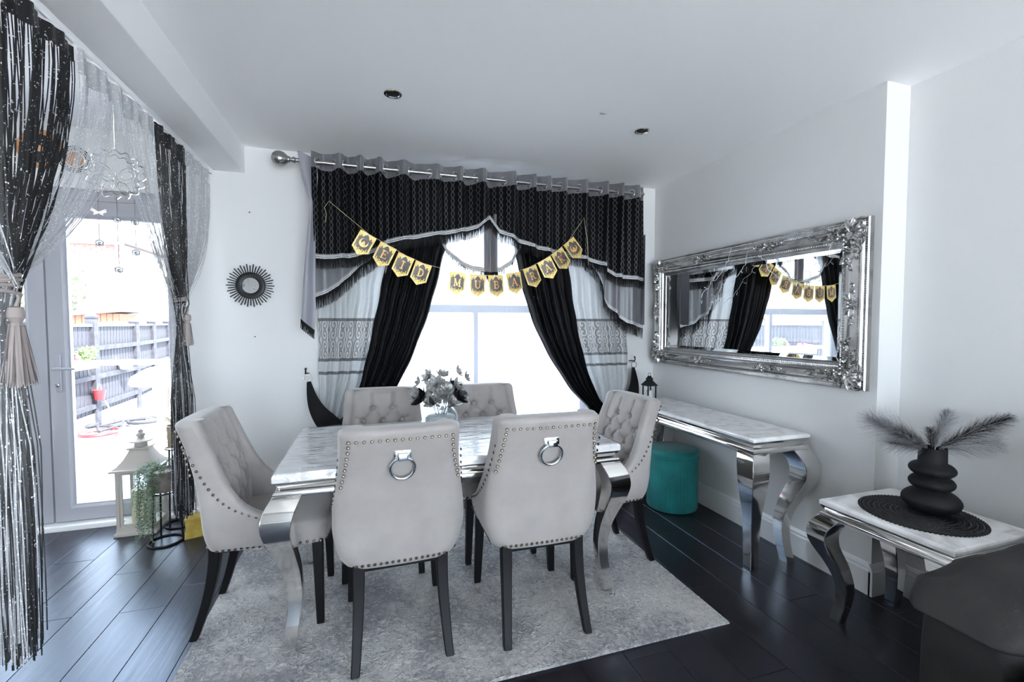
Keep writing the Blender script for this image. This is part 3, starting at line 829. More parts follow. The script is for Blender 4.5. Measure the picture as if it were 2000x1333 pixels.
# left tail: pale lining falling from the rod end
def tail(u, v):
    z = lerp(1.315 - .07*u, 2.335 - .03*u, v)
    xl = lin([(1.24, -.405), (1.33, -.395), (1.6, -.375), (2.03, -.335), (2.18, -.375), (2.33, -.40)], z); xr = lin([(1.24, -.325), (1.40, -.315), (2.03, -.305), (2.2, -.29), (2.33, -.30)], z)
    return (lerp(xl, xr, u), RY - .035 - .018*math.sin(u*PI*1.5+.4) - .012*math.sin(z*5), z)
tl = put(G().grid(tail, 20, 40, lambda u, v: (u*.1, v)), 'lining_tail', LINING, smooth=80)
g = G()
for i in range(60):
    u = i/59; p = tail(u, 0); g.ribbon((p[0], p[1]-.002, p[2]+.006), (p[0]+random.uniform(-.006, .002), p[1], p[2]-.05), .0042, (1, .3, 0))
put(g, 'fringe', FRINGE, tl, smooth=0, kind='stuff')
def edge(u, v):
    z = lerp(1.28, 1.98, v); return (2.045 + .018*math.sin(v*PI)*u + .025*u, RY - .02 + .10*u, z)
put(G().grid(edge, 6, 20, lambda u, v: (u*.1, v)), 'lining_edge', LINING, smooth=80)

# ---------------------------------------------------------------- drapes
def drape(name, label, cat, m, XLt, XRt, z1, z0, yc, amp, nf, group, ph=0.0, nu=160, nv=90, uvw=.9, tie=None):
    def f(u, v):
        z = lerp(z0, z1, v)
        xl, xr = tab(XLt, z), tab(XRt, z); w = xr - xl
        a = amp*min(1.0, .35 + w/.5)
        fold = math.sin(2*PI*nf*u + ph + .6*math.sin(5*u)) + .3*math.sin(2*PI*nf*2*u + 1.1)
        y = yc + a*fold
        return (lerp(xl, xr, u) + .003*math.sin(z*23+u*9), y, z)
    o = G().grid(f, nu, nv, lambda u, v: (u*uvw, lerp(z0, z1, v))).obj(name, m, smooth=80)
    return tag(o, label, cat, group)
drape('black_curtain', 'black crushed voile curtain swept to the left of the window', 'curtain', CRUSH,
      [(.02, -.30), (.45, -.27), (.60, -.23), (.72, -.14), (.86, -.075), (1.06, -.02), (1.64, .10), (2.0, .17), (2.22, .20)],
      [(.02, -.08), (.45, -.14), (.60, -.10), (.72, .06), (.88, .19), (1.34, .385), (1.8, .51), (2.0, .56), (2.22, .60)], 2.22, .02, 3.150, .022, 6, 'black crushed voile curtains', .4)
drape('black_curtain', 'black crushed voile curtain swept to the right of the window', 'curtain', CRUSH,
      [(.02, 1.78), (.45, 1.72), (.58, 1.66), (.66, 1.60), (.78, 1.48), (.95, 1.36), (1.18, 1.225), (1.41, 1.13), (1.62, 1.07), (1.82, 1.03), (2.22, .98)],
      [(.02, 1.98), (.45, 1.88), (.60, 1.82), (.70, 1.72), (.95, 1.61), (1.26, 1.53), (1.76, 1.45), (2.22, 1.40)], 2.22, .02, 3.150, .022, 6, 'black crushed voile curtains', 1.3)
drape('damask_curtain', 'silver scroll patterned curtain hanging left of the window', 'curtain', SCROLL,
      [(.02, -.335), (.6, -.325), (2.2, -.31)], [(.02, -.12), (.5, -.16), (.62, -.14), (.93, .0), (1.64, .13), (2.2, .20)], 2.18, .02, 3.190, .016, 5, 'silver scroll patterned curtains', .2, 130, 80, .62)
drape('damask_curtain', 'silver scroll patterned curtain hanging right of the window', 'curtain', SCROLL,
      [(.02, 1.78), (.5, 1.76), (.64, 1.74), (.70, 1.68), (1.26, 1.48), (1.81, 1.40), (2.2, 1.36)], [(.02, 2.0), (.55, 1.93), (.66, 1.95), (.81, 2.00), (1.26, 1.995), (2.2, 1.99)], 2.18, .02, 3.190, .016, 5, 'silver scroll patterned curtains', 2.0, 130, 80, .70)
drape('net_curtain', 'white sheer net curtain with fine pleats over the window glass', 'curtain', VOILE,
      [(.02, -.05), (2.2, -.05)], [(.02, 1.75), (2.2, 1.75)], 2.2, .03, 3.222, .008, 46, None, 0, 420, 6, 3.0)
# velvet tiebacks: hook, ring and band
def tieback(label, hx, hz, px, pz, px2, pz2, sgn):
    t = thing('curtain_tieback', label, 'tieback', (hx, 3.18, hz), group='black velvet curtain tiebacks')
    g = G().tube([(0, .055, .0), (0, -.012, .004), (0, -.02, .02), (0, -.012, .03)], .0045, 8); g.ball((0, -.012, .034), .008); g.lathe([(.014, 0), (.014, .006)], 12, (0, .048, -.003))
    g.obj('hook', BLACKMETAL, t)
    torus((sgn*.010, -.018, -.026), .024, .0028, 24, 6, 'y').obj('ring', PEWTER, t)
    path = []; n = 24
    for i in range(n+1):
        s = i/n
        x = lerp(sgn*.018, px-hx, s) ; z = lerp(-.048, pz-hz, s)
        sag = .05*math.sin(s*PI); x -= sgn*sag*.85; z -= sag*.4
        y = lerp(-.018, -.075, min(1, s*1.6))
        path.append((x, y, z))
    ww = [lerp(.012, .062, min(1, s/n*1.5)) for s in range(n+1)]
    g = G(); vs = []
    for (x, y, z), w, i in zip(path, ww, range(n+1)):
        a, b = path[max(0, i-1)], path[min(n, i+1)]; d = Vector((b[0]-a[0], 0, b[2]-a[2])).normalized(); nn = Vector((-d.z, 0, d.x))
        c = Vector((x, y, z)); vs.append([tuple(c + nn*w + Vector((0, .004, 0))), tuple(c + nn*w - Vector((0, .004, 0))), tuple(c - Vector((0, .010, 0))), tuple(c - nn*w - Vector((0, .004, 0))), tuple(c - nn*w + Vector((0, .004, 0))), tuple(c + Vector((0, -.002, 0)))])
    g.loft(vs)
    g.obj('band', FRINGE, t, smooth=50)
    # the part of the band that goes round the gathered cloth
    cx, cz = px2-hx, pz2-hz; L = []
    for z, r in ((cz+.07, .098), (cz+.03, .094), (cz-.03, .094), (cz-.07, .098)):
        L.append([(cx + r*math.cos(2*PI*j/24), -.024 + .055*math.sin(2*PI*j/24), z + .25*sgn*-r*math.cos(2*PI*j/24)) for j in range(24)])
    G().loft(L, caps=False).obj('band_loop', FRINGE, t, smooth=50)
tieback('black tieback band on a ring at the wall left of the window', -.395, .965, -.175, .575, -.19, .55, 1)
tieback('black tieback band on a ring at the wall right of the window', 2.045, .985, 1.90, .615, 1.82, .56, -1)

# ---------------------------------------------------------------- EID MUBARAK paper garland
GOLD = mat('gold_card', (.72, .50, .13), .38, .25, noise=((.90, .72, .32), 30, 3, .4, .7))
DARK = mat('charcoal_print', (.035, .032, .03), .35, noise=((.22, .19, .16), 7, 2, .45, .75))
LETTER = mat('copper_foil_print', (.78, .36, .11), .3, .5, noise=((.92, .66, .30), 40, 2, .4, .65))
CORD = mat('gold_cord', (.62, .50, .28), .5)
YG = 2.990
def stroke(g, pts, w, y0, y1):
    for (ax, az), (bx, bz) in zip(pts[:-1], pts[1:]):
        d = Vector((bx-ax, bz-az)); L = d.length
        if L < 1e-6: continue
        d /= L; n = Vector((-d.y, d.x))*w/2; e = d*w*.25
        poly = [(ax-e.x+n.x, az-e.y+n.y), (ax-e.x-n.x, az-e.y-n.y), (bx+e.x-n.x, bz+e.y-n.y), (bx+e.x+n.x, bz+e.y+n.y)]
        g.prism(poly, y0, y1, lambda x, z, h: (x, h, z))
def bowl(cx, cz, rx, rz, a0=-PI/2, a1=PI/2, n=10):
    return [(cx + rx*math.cos(lerp(a0, a1, i/n)), cz + rz*math.sin(lerp(a0, a1, i/n))) for i in range(n+1)]
def serif(x, z, w=.30): return ([(x-w/2, z), (x+w/2, z)], .10)
def glyph(c):
    """slab serif capitals in a unit box, list of (points, stroke width)"""
    S = .17; T = .08; o = []
    if c == 'E': o = [([(.28, 0), (.28, 1)], S), ([(.1, .96), (.86, .96)], T), ([(.1, .04), (.88, .04)], T), ([(.28, .52), (.68, .52)], T), ([(.86, .98), (.86, .76)], T), ([(.88, .02), (.88, .26)], T), ([(.68, .62), (.68, .42)], T)]
    if c == 'I': o = [([(.5, 0), (.5, 1)], S), serif(.5, .96, .5), serif(.5, .04, .5)]
    if c == 'D': o = [([(.28, 0), (.28, 1)], S), ([(.1, .96), (.45, .96)], T), ([(.1, .04), (.45, .04)], T), (bowl(.45, .5, .40, .45), S*.9)]
    if c == 'M': o = [([(.14, 0), (.16, .98)], T), ([(.86, 0), (.84, .98)], S), ([(.16, .98), (.5, .12)], S), ([(.5, .12), (.84, .98)], T), serif(.12, .04, .28), serif(.88, .04, .34), serif(.12, .96, .2), serif(.9, .96, .22)]
    if c == 'U': o = [([(.2, 1), (.2, .34)], S), (bowl(.5, .34, .30, .32, PI, 2*PI), .13), ([(.8, .34), (.8, 1)], T), serif(.2, .96, .38), serif(.8, .96, .34)]
    if c == 'B': o = [([(.28, 0), (.28, 1)], S), ([(.1, .96), (.5, .96)], T), ([(.1, .04), (.52, .04)], T), ([(.28, .53), (.5, .53)], T), (bowl(.5, .745, .27, .215), S*.85), (bowl(.52, .285, .33, .245), S*.9)]
    if c == 'A': o = [([(.12, 0), (.48, 1)], T), ([(.48, 1), (.86, 0)], S), ([(.28, .34), (.7, .34)], T), serif(.12, .04, .32), serif(.87, .04, .36)]
    if c == 'R': o = [([(.28, 0), (.28, 1)], S), ([(.1, .96), (.5, .96)], T), ([(.28, .50), (.5, .50)], T), (bowl(.5, .73, .27, .23), S*.85), ([(.5, .5), (.86, .02)], S), serif(.28, .04, .38), serif(.88, .04, .26)]
    if c == 'K': o = [([(.26, 0), (.26, 1)], S), ([(.30, .40), (.80, .96)], T), ([(.44, .55), (.84, .02)], S), serif(.26, .04, .40), serif(.26, .96, .40), serif(.80, .96, .32), serif(.87, .04, .28)]
    return o
PWID, PHGT = .108, .150
PENT = [(-PWID/2, 0), (PWID/2, 0), (PWID/2, -PHGT*.76), (0, -PHGT), (-PWID/2, -PHGT*.76)]
ban = thing('garland', 'gold and black paper garland reading EID MUBARAK hung across the valance', 'garland', (.65, YG, 1.65))
GO = Vector((.65, YG, 1.65))
def pennant(x, z, a, ch):
    M = Matrix.Translation((x-GO.x, 0, z-GO.z)) @ Matrix.Rotation(-a, 4, 'Y') @ Matrix.Rotation(random.uniform(-.10, .10), 4, 'Z')
    base = G().prism(PENT, 0, .0022, lambda p, q, h: (p, h, q)).obj('pennant', GOLD, ban, smooth=0); base.matrix_local = M
    k = .82
    panel = [(-.044, -.036), (-.036, -.036), (-.034, -.022), (-.028, -.022), (-.026, -.034), (-.018, -.030), (-.014, -.020), (-.006, -.013), (0, -.008), (.006, -.013), (.014, -.020), (.018, -.030), (.026, -.034), (.028, -.022), (.034, -.022), (.036, -.036), (.044, -.036), (.044, -.108), (0, -.134), (-.044, -.108)]
    G().prism(panel, -.0008, .0002, lambda p, q, h: (p, h, q)).obj('dark_panel', DARK, base, smooth=0)
    sky = G()
    for px, w, h in ((-.034, .006, .022), (-.024, .010, .014), (-.012, .006, .024), (0, .018, .020), (.012, .006, .024), (.024, .010, .014), (.034, .006, .022)):
        zb_ = -.112 - .022*(1-abs(px)/.044)
        sky.prism([(px-w/2, zb_), (px+w/2, zb_), (px+w/2, zb_+h*.7), (px+w*.3, zb_+h*.9), (px, zb_+h*1.15), (px-w*.3, zb_+h*.9), (px-w/2, zb_+h*.7)], -.0014, -.0006, lambda p, q, h_: (p, h_, q))
    sky.obj('skyline_print', GOLD, base, smooth=0)
    g = G()
    if ch == '(':
        n = 24
        po = [(.028*math.cos(2*PI*i/n), -.066 + .028*math.sin(2*PI*i/n)) for i in range(int(n*.08), n - int(n*.08)+1)]
        pi_ = [(.007 + .021*math.cos(2*PI*i/n), -.063 + .021*math.sin(2*PI*i/n)) for i in range(n - int(n*.08), int(n*.08)-1, -1)]
        ca = random.choice((1,))
        rot = lambda p: (p[0]*math.cos(.9)-(p[1]+.066)*math.sin(.9), -.066 + p[0]*math.sin(.9)+(p[1]+.066)*math.cos(.9))
        o_ = [rot(p) for p in po]; i_ = [rot(p) for p in pi_[::-1]]
        m_ = min(len(o_), len(i_))
        for j in range(m_-1): g.prism([o_[j], o_[j+1], i_[j+1], i_[j]], -.0016, -.0006, lambda p, q, h: (p, h, q))
        g.prism([(-.010, -.078), (.010, -.078), (.010, -.066), (.005, -.060), (0, -.052), (-.005, -.060), (-.010, -.066)], -.0016, -.0006, lambda p, q, h: (p, h, q))
        g.obj('crescent', LETTER, base, smooth=0)
    else:
        s = .046; ox, oz = -.5*s, -.092
        for pts, w in glyph(ch):
            stroke(g, [(ox + p*s, oz + q*s*1.12) for p, q in pts], w*s, -.0018, -.0006)
        g.obj('letter', LETTER, base, smooth=0)
    return base
lst = [(.005, 1.855, -.50, '('), (.125, 1.790, -.46, 'E'), (.235, 1.730, -.40, 'I'), (.345, 1.685, -.34, 'D'),
       (.570, 1.632, -.10, 'M'), (.705, 1.622, -.02, 'U'), (.830, 1.623, .06, 'B'), (.955, 1.645, .16, 'A'), (1.075, 1.688, .36, 'R'), (1.183, 1.745, .50, 'A'), (1.280, 1.810, .60, 'K'), (1.372, 1.885, .70, '(')]
for a in lst: pennant(*a)
cp = [(-.225, 2.04)] + [(x, z-.002) for x, z, a, c in lst] + [(1.495, 2.06)]
pts = []
for (x0, z0), (x1, z1) in zip(cp[:-1], cp[1:]):
    for i in range(4): pts.append((lerp(x0, x1, i/4)-GO.x, -.001, lerp(z0, z1, i/4)-GO.z))
pts.append((cp[-1][0]-GO.x, -.001, cp[-1][1]-GO.z))
pts = [(-.245-GO.x, -.004, 1.91-GO.z), (-.24-GO.x, -.004, 1.96-GO.z), (-.25-GO.x, -.004, 2.0-GO.z)] + pts + [(1.505-GO.x, -.004, 1.98-GO.z), (1.52-GO.x, -.006, 1.90-GO.z), (1.525-GO.x, -.006, 1.80-GO.z), (1.53-GO.x, -.006, 1.72-GO.z)]
G().tube(pts, .0014, 5).obj('cord', CORD, ban)
# ---------------------------------------------------------------- string curtains along the beam
SX, SZ = -.925, 2.233
track = thing('curtain_track', 'thin white track fixed under the ceiling beam', 'curtain track', (SX, 1.0, SZ))
G().bb(-.004, .004, -.9, 2.22, -.008, .002).obj('rail', TRIM, track, smooth=0)
G().tube([(0, 2.215, -.010), (.0, 2.232, -.016), (.016, 2.228, -.022)], .0025, 6).obj('end_hook', PEWTER, track)
def strings(label, m, hm, y0, y1, ty, tz, n, r, pw0, pw1, zb, bw, bx, grp, band=.075, seed=1, xo=0.0):
    rnd = random.Random(seed)
    t = thing('string_curtain', label, 'string curtain', (SX, (y0+y1)/2, SZ), group=grp); yo = (y0+y1)/2
    def hd(u, v):
        y = lerp(y0, y1, u)
        return (.010*math.sin(y*48+seed) + .004*math.sin(y*131) + xo, y-yo, -.012 - band*v + .010*math.sin(u*PI*2.0+seed)*v)
    G().grid(hd, 80, 6).obj('header_band', hm, t, smooth=80)
    g = G(); tie_c = (bx, ty-yo, tz-SZ)
    for i in range(n):
        u = (i + rnd.uniform(.1, .9))/n
        a = hd(u, 1); p = rnd.uniform(pw0, pw1)
        tx, tyy = tie_c[0] + rnd.gauss(0, .012), tie_c[1] + (u-.5)*bw*.55 + rnd.gauss(0, bw*.12)
        path = []
        for k in range(13):
            s = k/12; e = s**p
            path.append((lerp(a[0], tx, e) + .004*math.sin(s*9+i), lerp(a[1], tyy, e), lerp(a[2]+.004, tie_c[2], s)))
        zend = zb + rnd.uniform(-.035, .10)*rnd.random(); ph = rnd.uniform(0, 6.28)
        sp = (u-.5)*bw*1.6 + rnd.gauss(0, bw*.20); sx = rnd.gauss(0, .016)
        for k in range(1, 10):
            s = k/9
            path.append((tie_c[0] + sx*min(1, s*2.2) + .006*math.sin(s*5+ph), tie_c[1] + (tyy-tie_c[1])*max(0, 1-s*2.2) + sp*min(1, s*2.2) + .006*math.sin(s*4+ph*2), lerp(tz-SZ, zend-SZ, s)))
        g.tube(path, r, 3, caps=False)
    g.obj('strings', m, t, smooth=80, kind='stuff')
    return t
GS, GB = 'silver string curtain panels under the beam', 'black string curtain panels under the beam'
LT, RT = (1.548, 1.395), (2.705, 1.395)
strings('silver string curtain panel at the picture edge, gathered into the left bundle', STRS, STRS, 1.02, 1.46, *LT, 150, .0016, 1.0, 1.6, .39, .050, .0, GS, seed=1)
strings('black sparkly string curtain panel at the top left corner, above the left tassel', STRB, STRB, 1.46, 1.915, *LT, 115, .0018, 1.3, 2.1, .385, .045, .012, GB, seed=2, band=.06)
strings('silver string curtain panel right of the large black one, swept to the left bundle', STRS, STRS, 1.915, 2.18, *LT, 46, .0010, 1.4, 2.4, .40, .045, .0, GS, seed=3, band=.085)
strings('silver string curtain panel beside the butterfly spinner, swept to the right bundle', STRS, STRS, 2.18, 2.50, *RT, 46, .0010, 1.15, 1.9, .34, .060, -.012, GS, seed=4, band=.085)
strings('narrow black sparkly string curtain panel above the right tassel', STRB, STRB, 2.50, 2.835, *RT, 130, .0019, 1.2, 2.2, .30, .075, .006, GB, seed=5, band=.085)
strings('silver string curtain panel nearest the back wall, bulging into the right bundle', STRS, STRS, 2.835, 3.20, *RT, 100, .0012, 2.0, 3.0, .33, .06, .0, GS, seed=6, band=.085)
def tassel(label, y, z, rb, dx, ln, wr, group='taupe tassel tiebacks', bow=False):
    t = thing('tassel_tieback', label, 'tassel tieback', (SX, y, z), group=group)
    for k in range(wr):
        R = rb*(1+.06*math.sin(k*2.1)); zz = .030 - .016*k
        G().tube([(R*.75*math.cos(2*PI*i/24)+.004, R*math.sin(2*PI*i/24), zz + .006*math.sin(2*PI*i/24 + k)) for i in range(24)], .0055, 6, closed=True).obj('rope_wrap', ROPE, t)
    cx, cy = .028, dx
    g = G().tube([(rb*.7, cy*.3, -.01), (cx+.008, cy*.8, -.03), (cx, cy, -.055)], .005, 6)
    g.obj('drop_cord', ROPE, t)
    G().lathe([(.006, -.052), (.016, -.056), (.019, -.068), (.019, -.082), (.013, -.092), (.012, -.098), (.018, -.104)], 18, (cx, cy, 0)).obj('tassel_head', ROPE, t)
    g = G(); rnd = random.Random(int(y*100))
    for i in range(190):
        a = rnd.uniform(0, 6.283); q = math.sqrt(rnd.random())
        r0 = .016*q; r1 = (.030 if wr < 4 else .042)*q
        g.ribbon((cx + r0*math.cos(a), cy + r0*math.sin(a), -.098), (cx + r1*math.cos(a), cy + r1*math.sin(a), -.098-ln*rnd.uniform(.94, 1.03)), .006, (math.cos(a+1.57), math.sin(a+1.57), 0))
    g.obj('tassel_skirt', ROPE, t, smooth=0, kind='stuff')
    if bow:
        G().tube([(.03 + .0*i, -.012 - .032*math.sin(PI*i/14)*1.0, .0 - .075*math.sin(PI*i/28)**2*1.2 + .0) for i in range(15)] , .0032, 6).obj('cord_loop', ROPE, t)
tassel('large taupe tassel tying the left string curtain bundle', 1.548, 1.395, .036, -.004, .165, 4)
tassel('small taupe tassel tying the right string curtain bundle by the wall', 2.705, 1.395, .034, .020, .115, 2, bow=True)

# ---------------------------------------------------------------- butterfly wind spinner on a string
STEEL = mat('thin_polished_steel', (.66, .62, .56), .18, 1.0)
CRYS = mat('clear_crystal', (.55, .58, .62), .05, 0, trans=.6)
sp = thing('wind_spinner', 'steel wind spinner with a butterfly cutout hanging on the string curtain', 'wind spinner', (-.95, 2.20, 1.885), math.radians(-60))
g = G().tube([(0, 0, .345), (0, 0, .095)], .0016, 5); g.obj('hanging_string', STEEL, sp)
def wavyring(R, n, am, r, rot=0): return G().tube([((R+am*math.cos(n*a))*math.sin(rot)*math.cos(a), (R+am*math.cos(n*a))*math.cos(rot)*math.cos(a), (R+am*math.cos(n*a))*math.sin(a)) for a in [2*PI*i/144 for i in range(144)]], r, 5, closed=True)
wavyring(.091, 16, .006, .0022, .35).obj('outer_ring', STEEL, sp); wavyring(.074, 16, .005, .0016, -.1).obj('inner_ring', STEEL, sp)
def wing(s, top):
    P = []
    for i in range(25):
        a = 2*PI*i/24
        if top: y = s*(.006 + .028*(1-math.cos(a))); z = .030*math.sin(a) + .018*(1-math.cos(a))*.8
        else: y = s*(.005 + .019*(1-math.cos(a))); z = -.026 + .022*math.sin(a) - .012*(1-math.cos(a))
        P.append((0, y, z-.012))
    return P
for s in (-1, 1):
    for tp in (True, False):
        g = G().tube(wing(s, tp), .0011, 4, caps=False)
        w_ = wing(s, tp); c = Vector((0, sum(p[1] for p in w_)/len(w_), sum(p[2] for p in w_)/len(w_)))
        g.tube([tuple(c + (Vector(p)-c)*.55) for p in w_], .0008, 4, caps=False)
        g.obj('butterfly_wing', STEEL, sp)
G().tube([(0, 0, .01), (0, 0, -.012), (0, 0, -.05)], [.001, .003, .0012], 6).obj('butterfly_body', STEEL, sp)
for (y, z, bf) in ((-.055, -.155, True), (.0, -.175, False), (.055, -.178, False), (-.055, -.275, False), (.055, -.30, False), (.0, -.375, False)):
    g = G().tube([(0, y, -.085), (0, y, z+.012)], .0009, 4)
    if bf:
        for s in (-1, 1): g.prism([(0, 0), (s*.022, .014), (s*.024, .002), (s*.013, -.004), (s*.015, -.014), (0, -.006)], -.0008, .0008, lambda p, q, h: (h, y+p, z+q))
        g.obj('butterfly_drop', STEEL, sp, smooth=0)
    else:
        g.obj('drop_string', STEEL, sp)
        c = G().tube([(0, y + .013*math.cos(a), z + .011*math.sin(a)) for a in (PI/2, PI/2+1.1, PI*1.25, PI*1.5, PI*1.75, PI/2-1.1)], .0026, 5, closed=True)
        c.ball((0, y, z-.002), .008, 6, 4, (.6, 1, .9)); c.obj('crystal_drop', CRYS, sp, smooth=0)

# ---------------------------------------------------------------- round plaques above the door
ORANGE = mat('burnt_orange_wood', (.50, .20, .07), .5, noise=((.70, .40, .20), 18, 3, .4, .7))
INK = mat('black_ink', (.012, .012, .012), .5)
def plaque(label, x, z, r, dark):
    t = thing('wall_plaque', label, 'plaque', (x, 3.498, z), group='round plaques above the garden door')
    def disc(rr, y0, y1, name, m):
        G().prism([(rr*math.cos(2*PI*i/40), rr*math.sin(2*PI*i/40)) for i in range(40)], y0, y1, lambda p, q, h: (p, h, q)).obj(name, m, t, smooth=30)
    if dark:
        disc(r, -.012, 0, 'rim', ORANGE); disc(r*.74, -.016, -.011, 'face', INK); disc(r*.16, -.020, -.015, 'centre', ORANGE)
    else:
        disc(r, -.012, 0, 'face', TRIM); disc(r*.52, -.016, -.011, 'centre', ORANGE)
        rnd = random.Random(3); g = G()
        for q in (.62, .74, .86):
            a = 0
            while a < 6.2:
                w = rnd.uniform(.05, .13); rr = r*q; h = r*.075
                g.prism([(rr*math.cos(a), rr*math.sin(a)), (rr*math.cos(a+w), rr*math.sin(a+w)), ((rr+h)*math.cos(a+w), (rr+h)*math.sin(a+w)), ((rr+h)*math.cos(a), (rr+h)*math.sin(a))], -.0135, -.0115, lambda p, q_, h_: (p, h_, q_))
                a += w + rnd.uniform(.03, .06)
        g.obj('script_rings', INK, t, smooth=0, kind='stuff')
plaque('round white plaque with black script rings and an orange centre above the door', -1.71, 2.300, .086, False)
plaque('round orange rimmed plaque with a black face behind the black strings', -1.875, 2.345, .115, True)

# ---------------------------------------------------------------- sunburst mirror
MIR = mat('mirror_glass', (.92, .93, .93), .01, 1.0)
sb = thing('sunburst_mirror', 'small round black sunburst mirror on the wall left of the window', 'mirror', (-.713, YB, 1.533))
R1, R2 = .085, .136
G().lathe([(.046, 0), (.050, .012), (.060, .016), (R1-.004, .012), (R1, .006), (R1, 0)], 48).obj('frame', BLACKMETAL, sb, smooth=40).rotation_euler = (PI/2, 0, 0)
G().prism([(.049*math.cos(2*PI*i/40), .049*math.sin(2*PI*i/40)) for i in range(40)], -.008, -.002, lambda p, q, h: (p, h, q)).obj('glass', MIR, sb, smooth=30)
ry = None
for i in range(44):
    a = 2*PI*i/44
    if ry is None: ry = o = G().box((R1 + (R2-R1)/2 - .004, 0, 0), (R2-R1+.008, .0055, .0062)).obj('ray', BLACKMETAL, sb, smooth=0, loc=(0, -.006, 0))
    else: o = share(ry, sb, (0, -.006, 0), (0, a, 0), (1.0 if i % 2 == 0 else .93, 1, 1))

# small screw and red plug left in the wall
tag(G().dome((0, 0, 0), (0, -1, 0), .005, 8).obj('wall_plug', mat('red_plastic', (.5, .02, .02), .4), loc=(-.711, YB, 1.993)), 'tiny red wall plug high on the wall above the sunburst mirror', 'wall plug')
tag(G().dome((0, 0, 0), (0, -1, 0), .004, 8).obj('screw', BLACKMETAL, loc=(-.696, YB, 1.209)), 'tiny dark screw on the wall below the sunburst mirror', 'screw')

# ---------------------------------------------------------------- ornate wall mirror
my0, my1, mz0, mz1 = 1.520, 3.175, .972, 1.800
mr = thing('wall_mirror', 'large ornate silver framed mirror on the right wall above the console', 'mirror', (XR, (my0+my1)/2, (mz0+mz1)/2))
HY, HZ = (my1-my0)/2, (mz1-mz0)/2
mf = lambda p, q, h: (-h, p, q)              # p along the wall, q up, h out from the wall
fw = .132
prof = [(0, 0), (0, .026), (-.006, .032), (-.012, .026), (-.020, .026), (-.026, .034), (-.034, .038), (-.040, .034), (-.044, .030), (-.064, .044), (-.076, .054), (-.086, .058), (-.092, .052), (-.096, .044), (-.104, .046), (-.112, .044), (-.116, .034), (-.126, .030), (-fw, .022), (-fw, .008)]
G().rectsweep(prof, -HY, HY, -HZ, HZ, mf).obj('frame', SILVER, mr, smooth=35)
G().prism([(-HY+fw-.004, -HZ+fw-.004), (HY-fw+.004, -HZ+fw-.004), (HY-fw+.004, HZ-fw+.004), (-HY+fw-.004, HZ-fw+.004)], .004, .012, mf).obj('glass', MIR, mr, smooth=0)
bevg = G().rectsweep([(-fw-.001, .0125), (-fw-.001, .0175), (-fw-.020, .0125)], -HY, HY, -HZ, HZ, mf).obj('bevelled_edge', MIR, mr, smooth=0)
def beads(off, h, r, step, name):
    g = G(); a, b = HY+off, HZ+off
    n = int(2*a/step)
    for i in range(n+1):
        for s in (-1, 1): g.dome(mf(-a+2*a*i/n, s*b, h), (-1, 0, 0), r, 6)
    n = int(2*b/step)
    for i in range(n+1):
        for s in (-1, 1): g.dome(mf(s*a, -b+2*b*i/n, h), (-1, 0, 0), r, 6)
    g.obj(name, SILVER, mr, smooth=50, kind='stuff')
beads(-.104, .045, .0062, .0135, 'bead_row'); beads(-.016, .026, .0045, .011, 'outer_bead_row'); beads(-.042, .031, .0048, .0115, 'rope_row')
def curl(g, c, r, a0, turns, s, w=.006, h=.052, lift=.012):
    P = []; R_ = []
    for i in range(22):
        t = i/21; a = a0 + s*turns*2*PI*t; rr = r*(1-.82*t)
        P.append(mf(c[0] + rr*math.cos(a), c[1] + rr*math.sin(a), h + lift*t)); R_.append(w*(1-.45*t)*(.5+.5*min(1, t*6)))
    g.tube(P, R_, 6)
def leafy(g, c, d, L, w, h, bend=0.0):
    """acanthus lobe from c in direction d"""
    dv = Vector((math.cos(d), math.sin(d))); nv = Vector((-dv.y, dv.x)); loops = []
    for i in range(8):
        t = i/7; ww = w*math.sin(PI*min(.96, t*.9+.08))*(1+.18*math.sin(t*16)); off = dv*(L*t) + nv*(bend*L*t*t)
        hh = h + .014*math.sin(t*PI*.9)
        c2 = Vector(c) + off
        loops.append([mf(c2.x-nv.x*ww, c2.y-nv.y*ww, hh-.010), mf(c2.x-nv.x*ww*.5, c2.y-nv.y*ww*.5, hh+.004), mf(c2.x, c2.y, hh-.001), mf(c2.x+nv.x*ww*.5, c2.y+nv.y*ww*.5, hh+.004), mf(c2.x+nv.x*ww, c2.y+nv.y*ww, hh-.010), mf(c2.x, c2.y, hh-.016)])
    g.loft(loops)
def flower(g, c, r, h, n=5):
    for i in range(n): leafy(g, c, 2*PI*i/n, r, r*.36, h)
    g.dome(mf(c[0], c[1], h+.010), (-1, 0, 0), r*.30, 7)
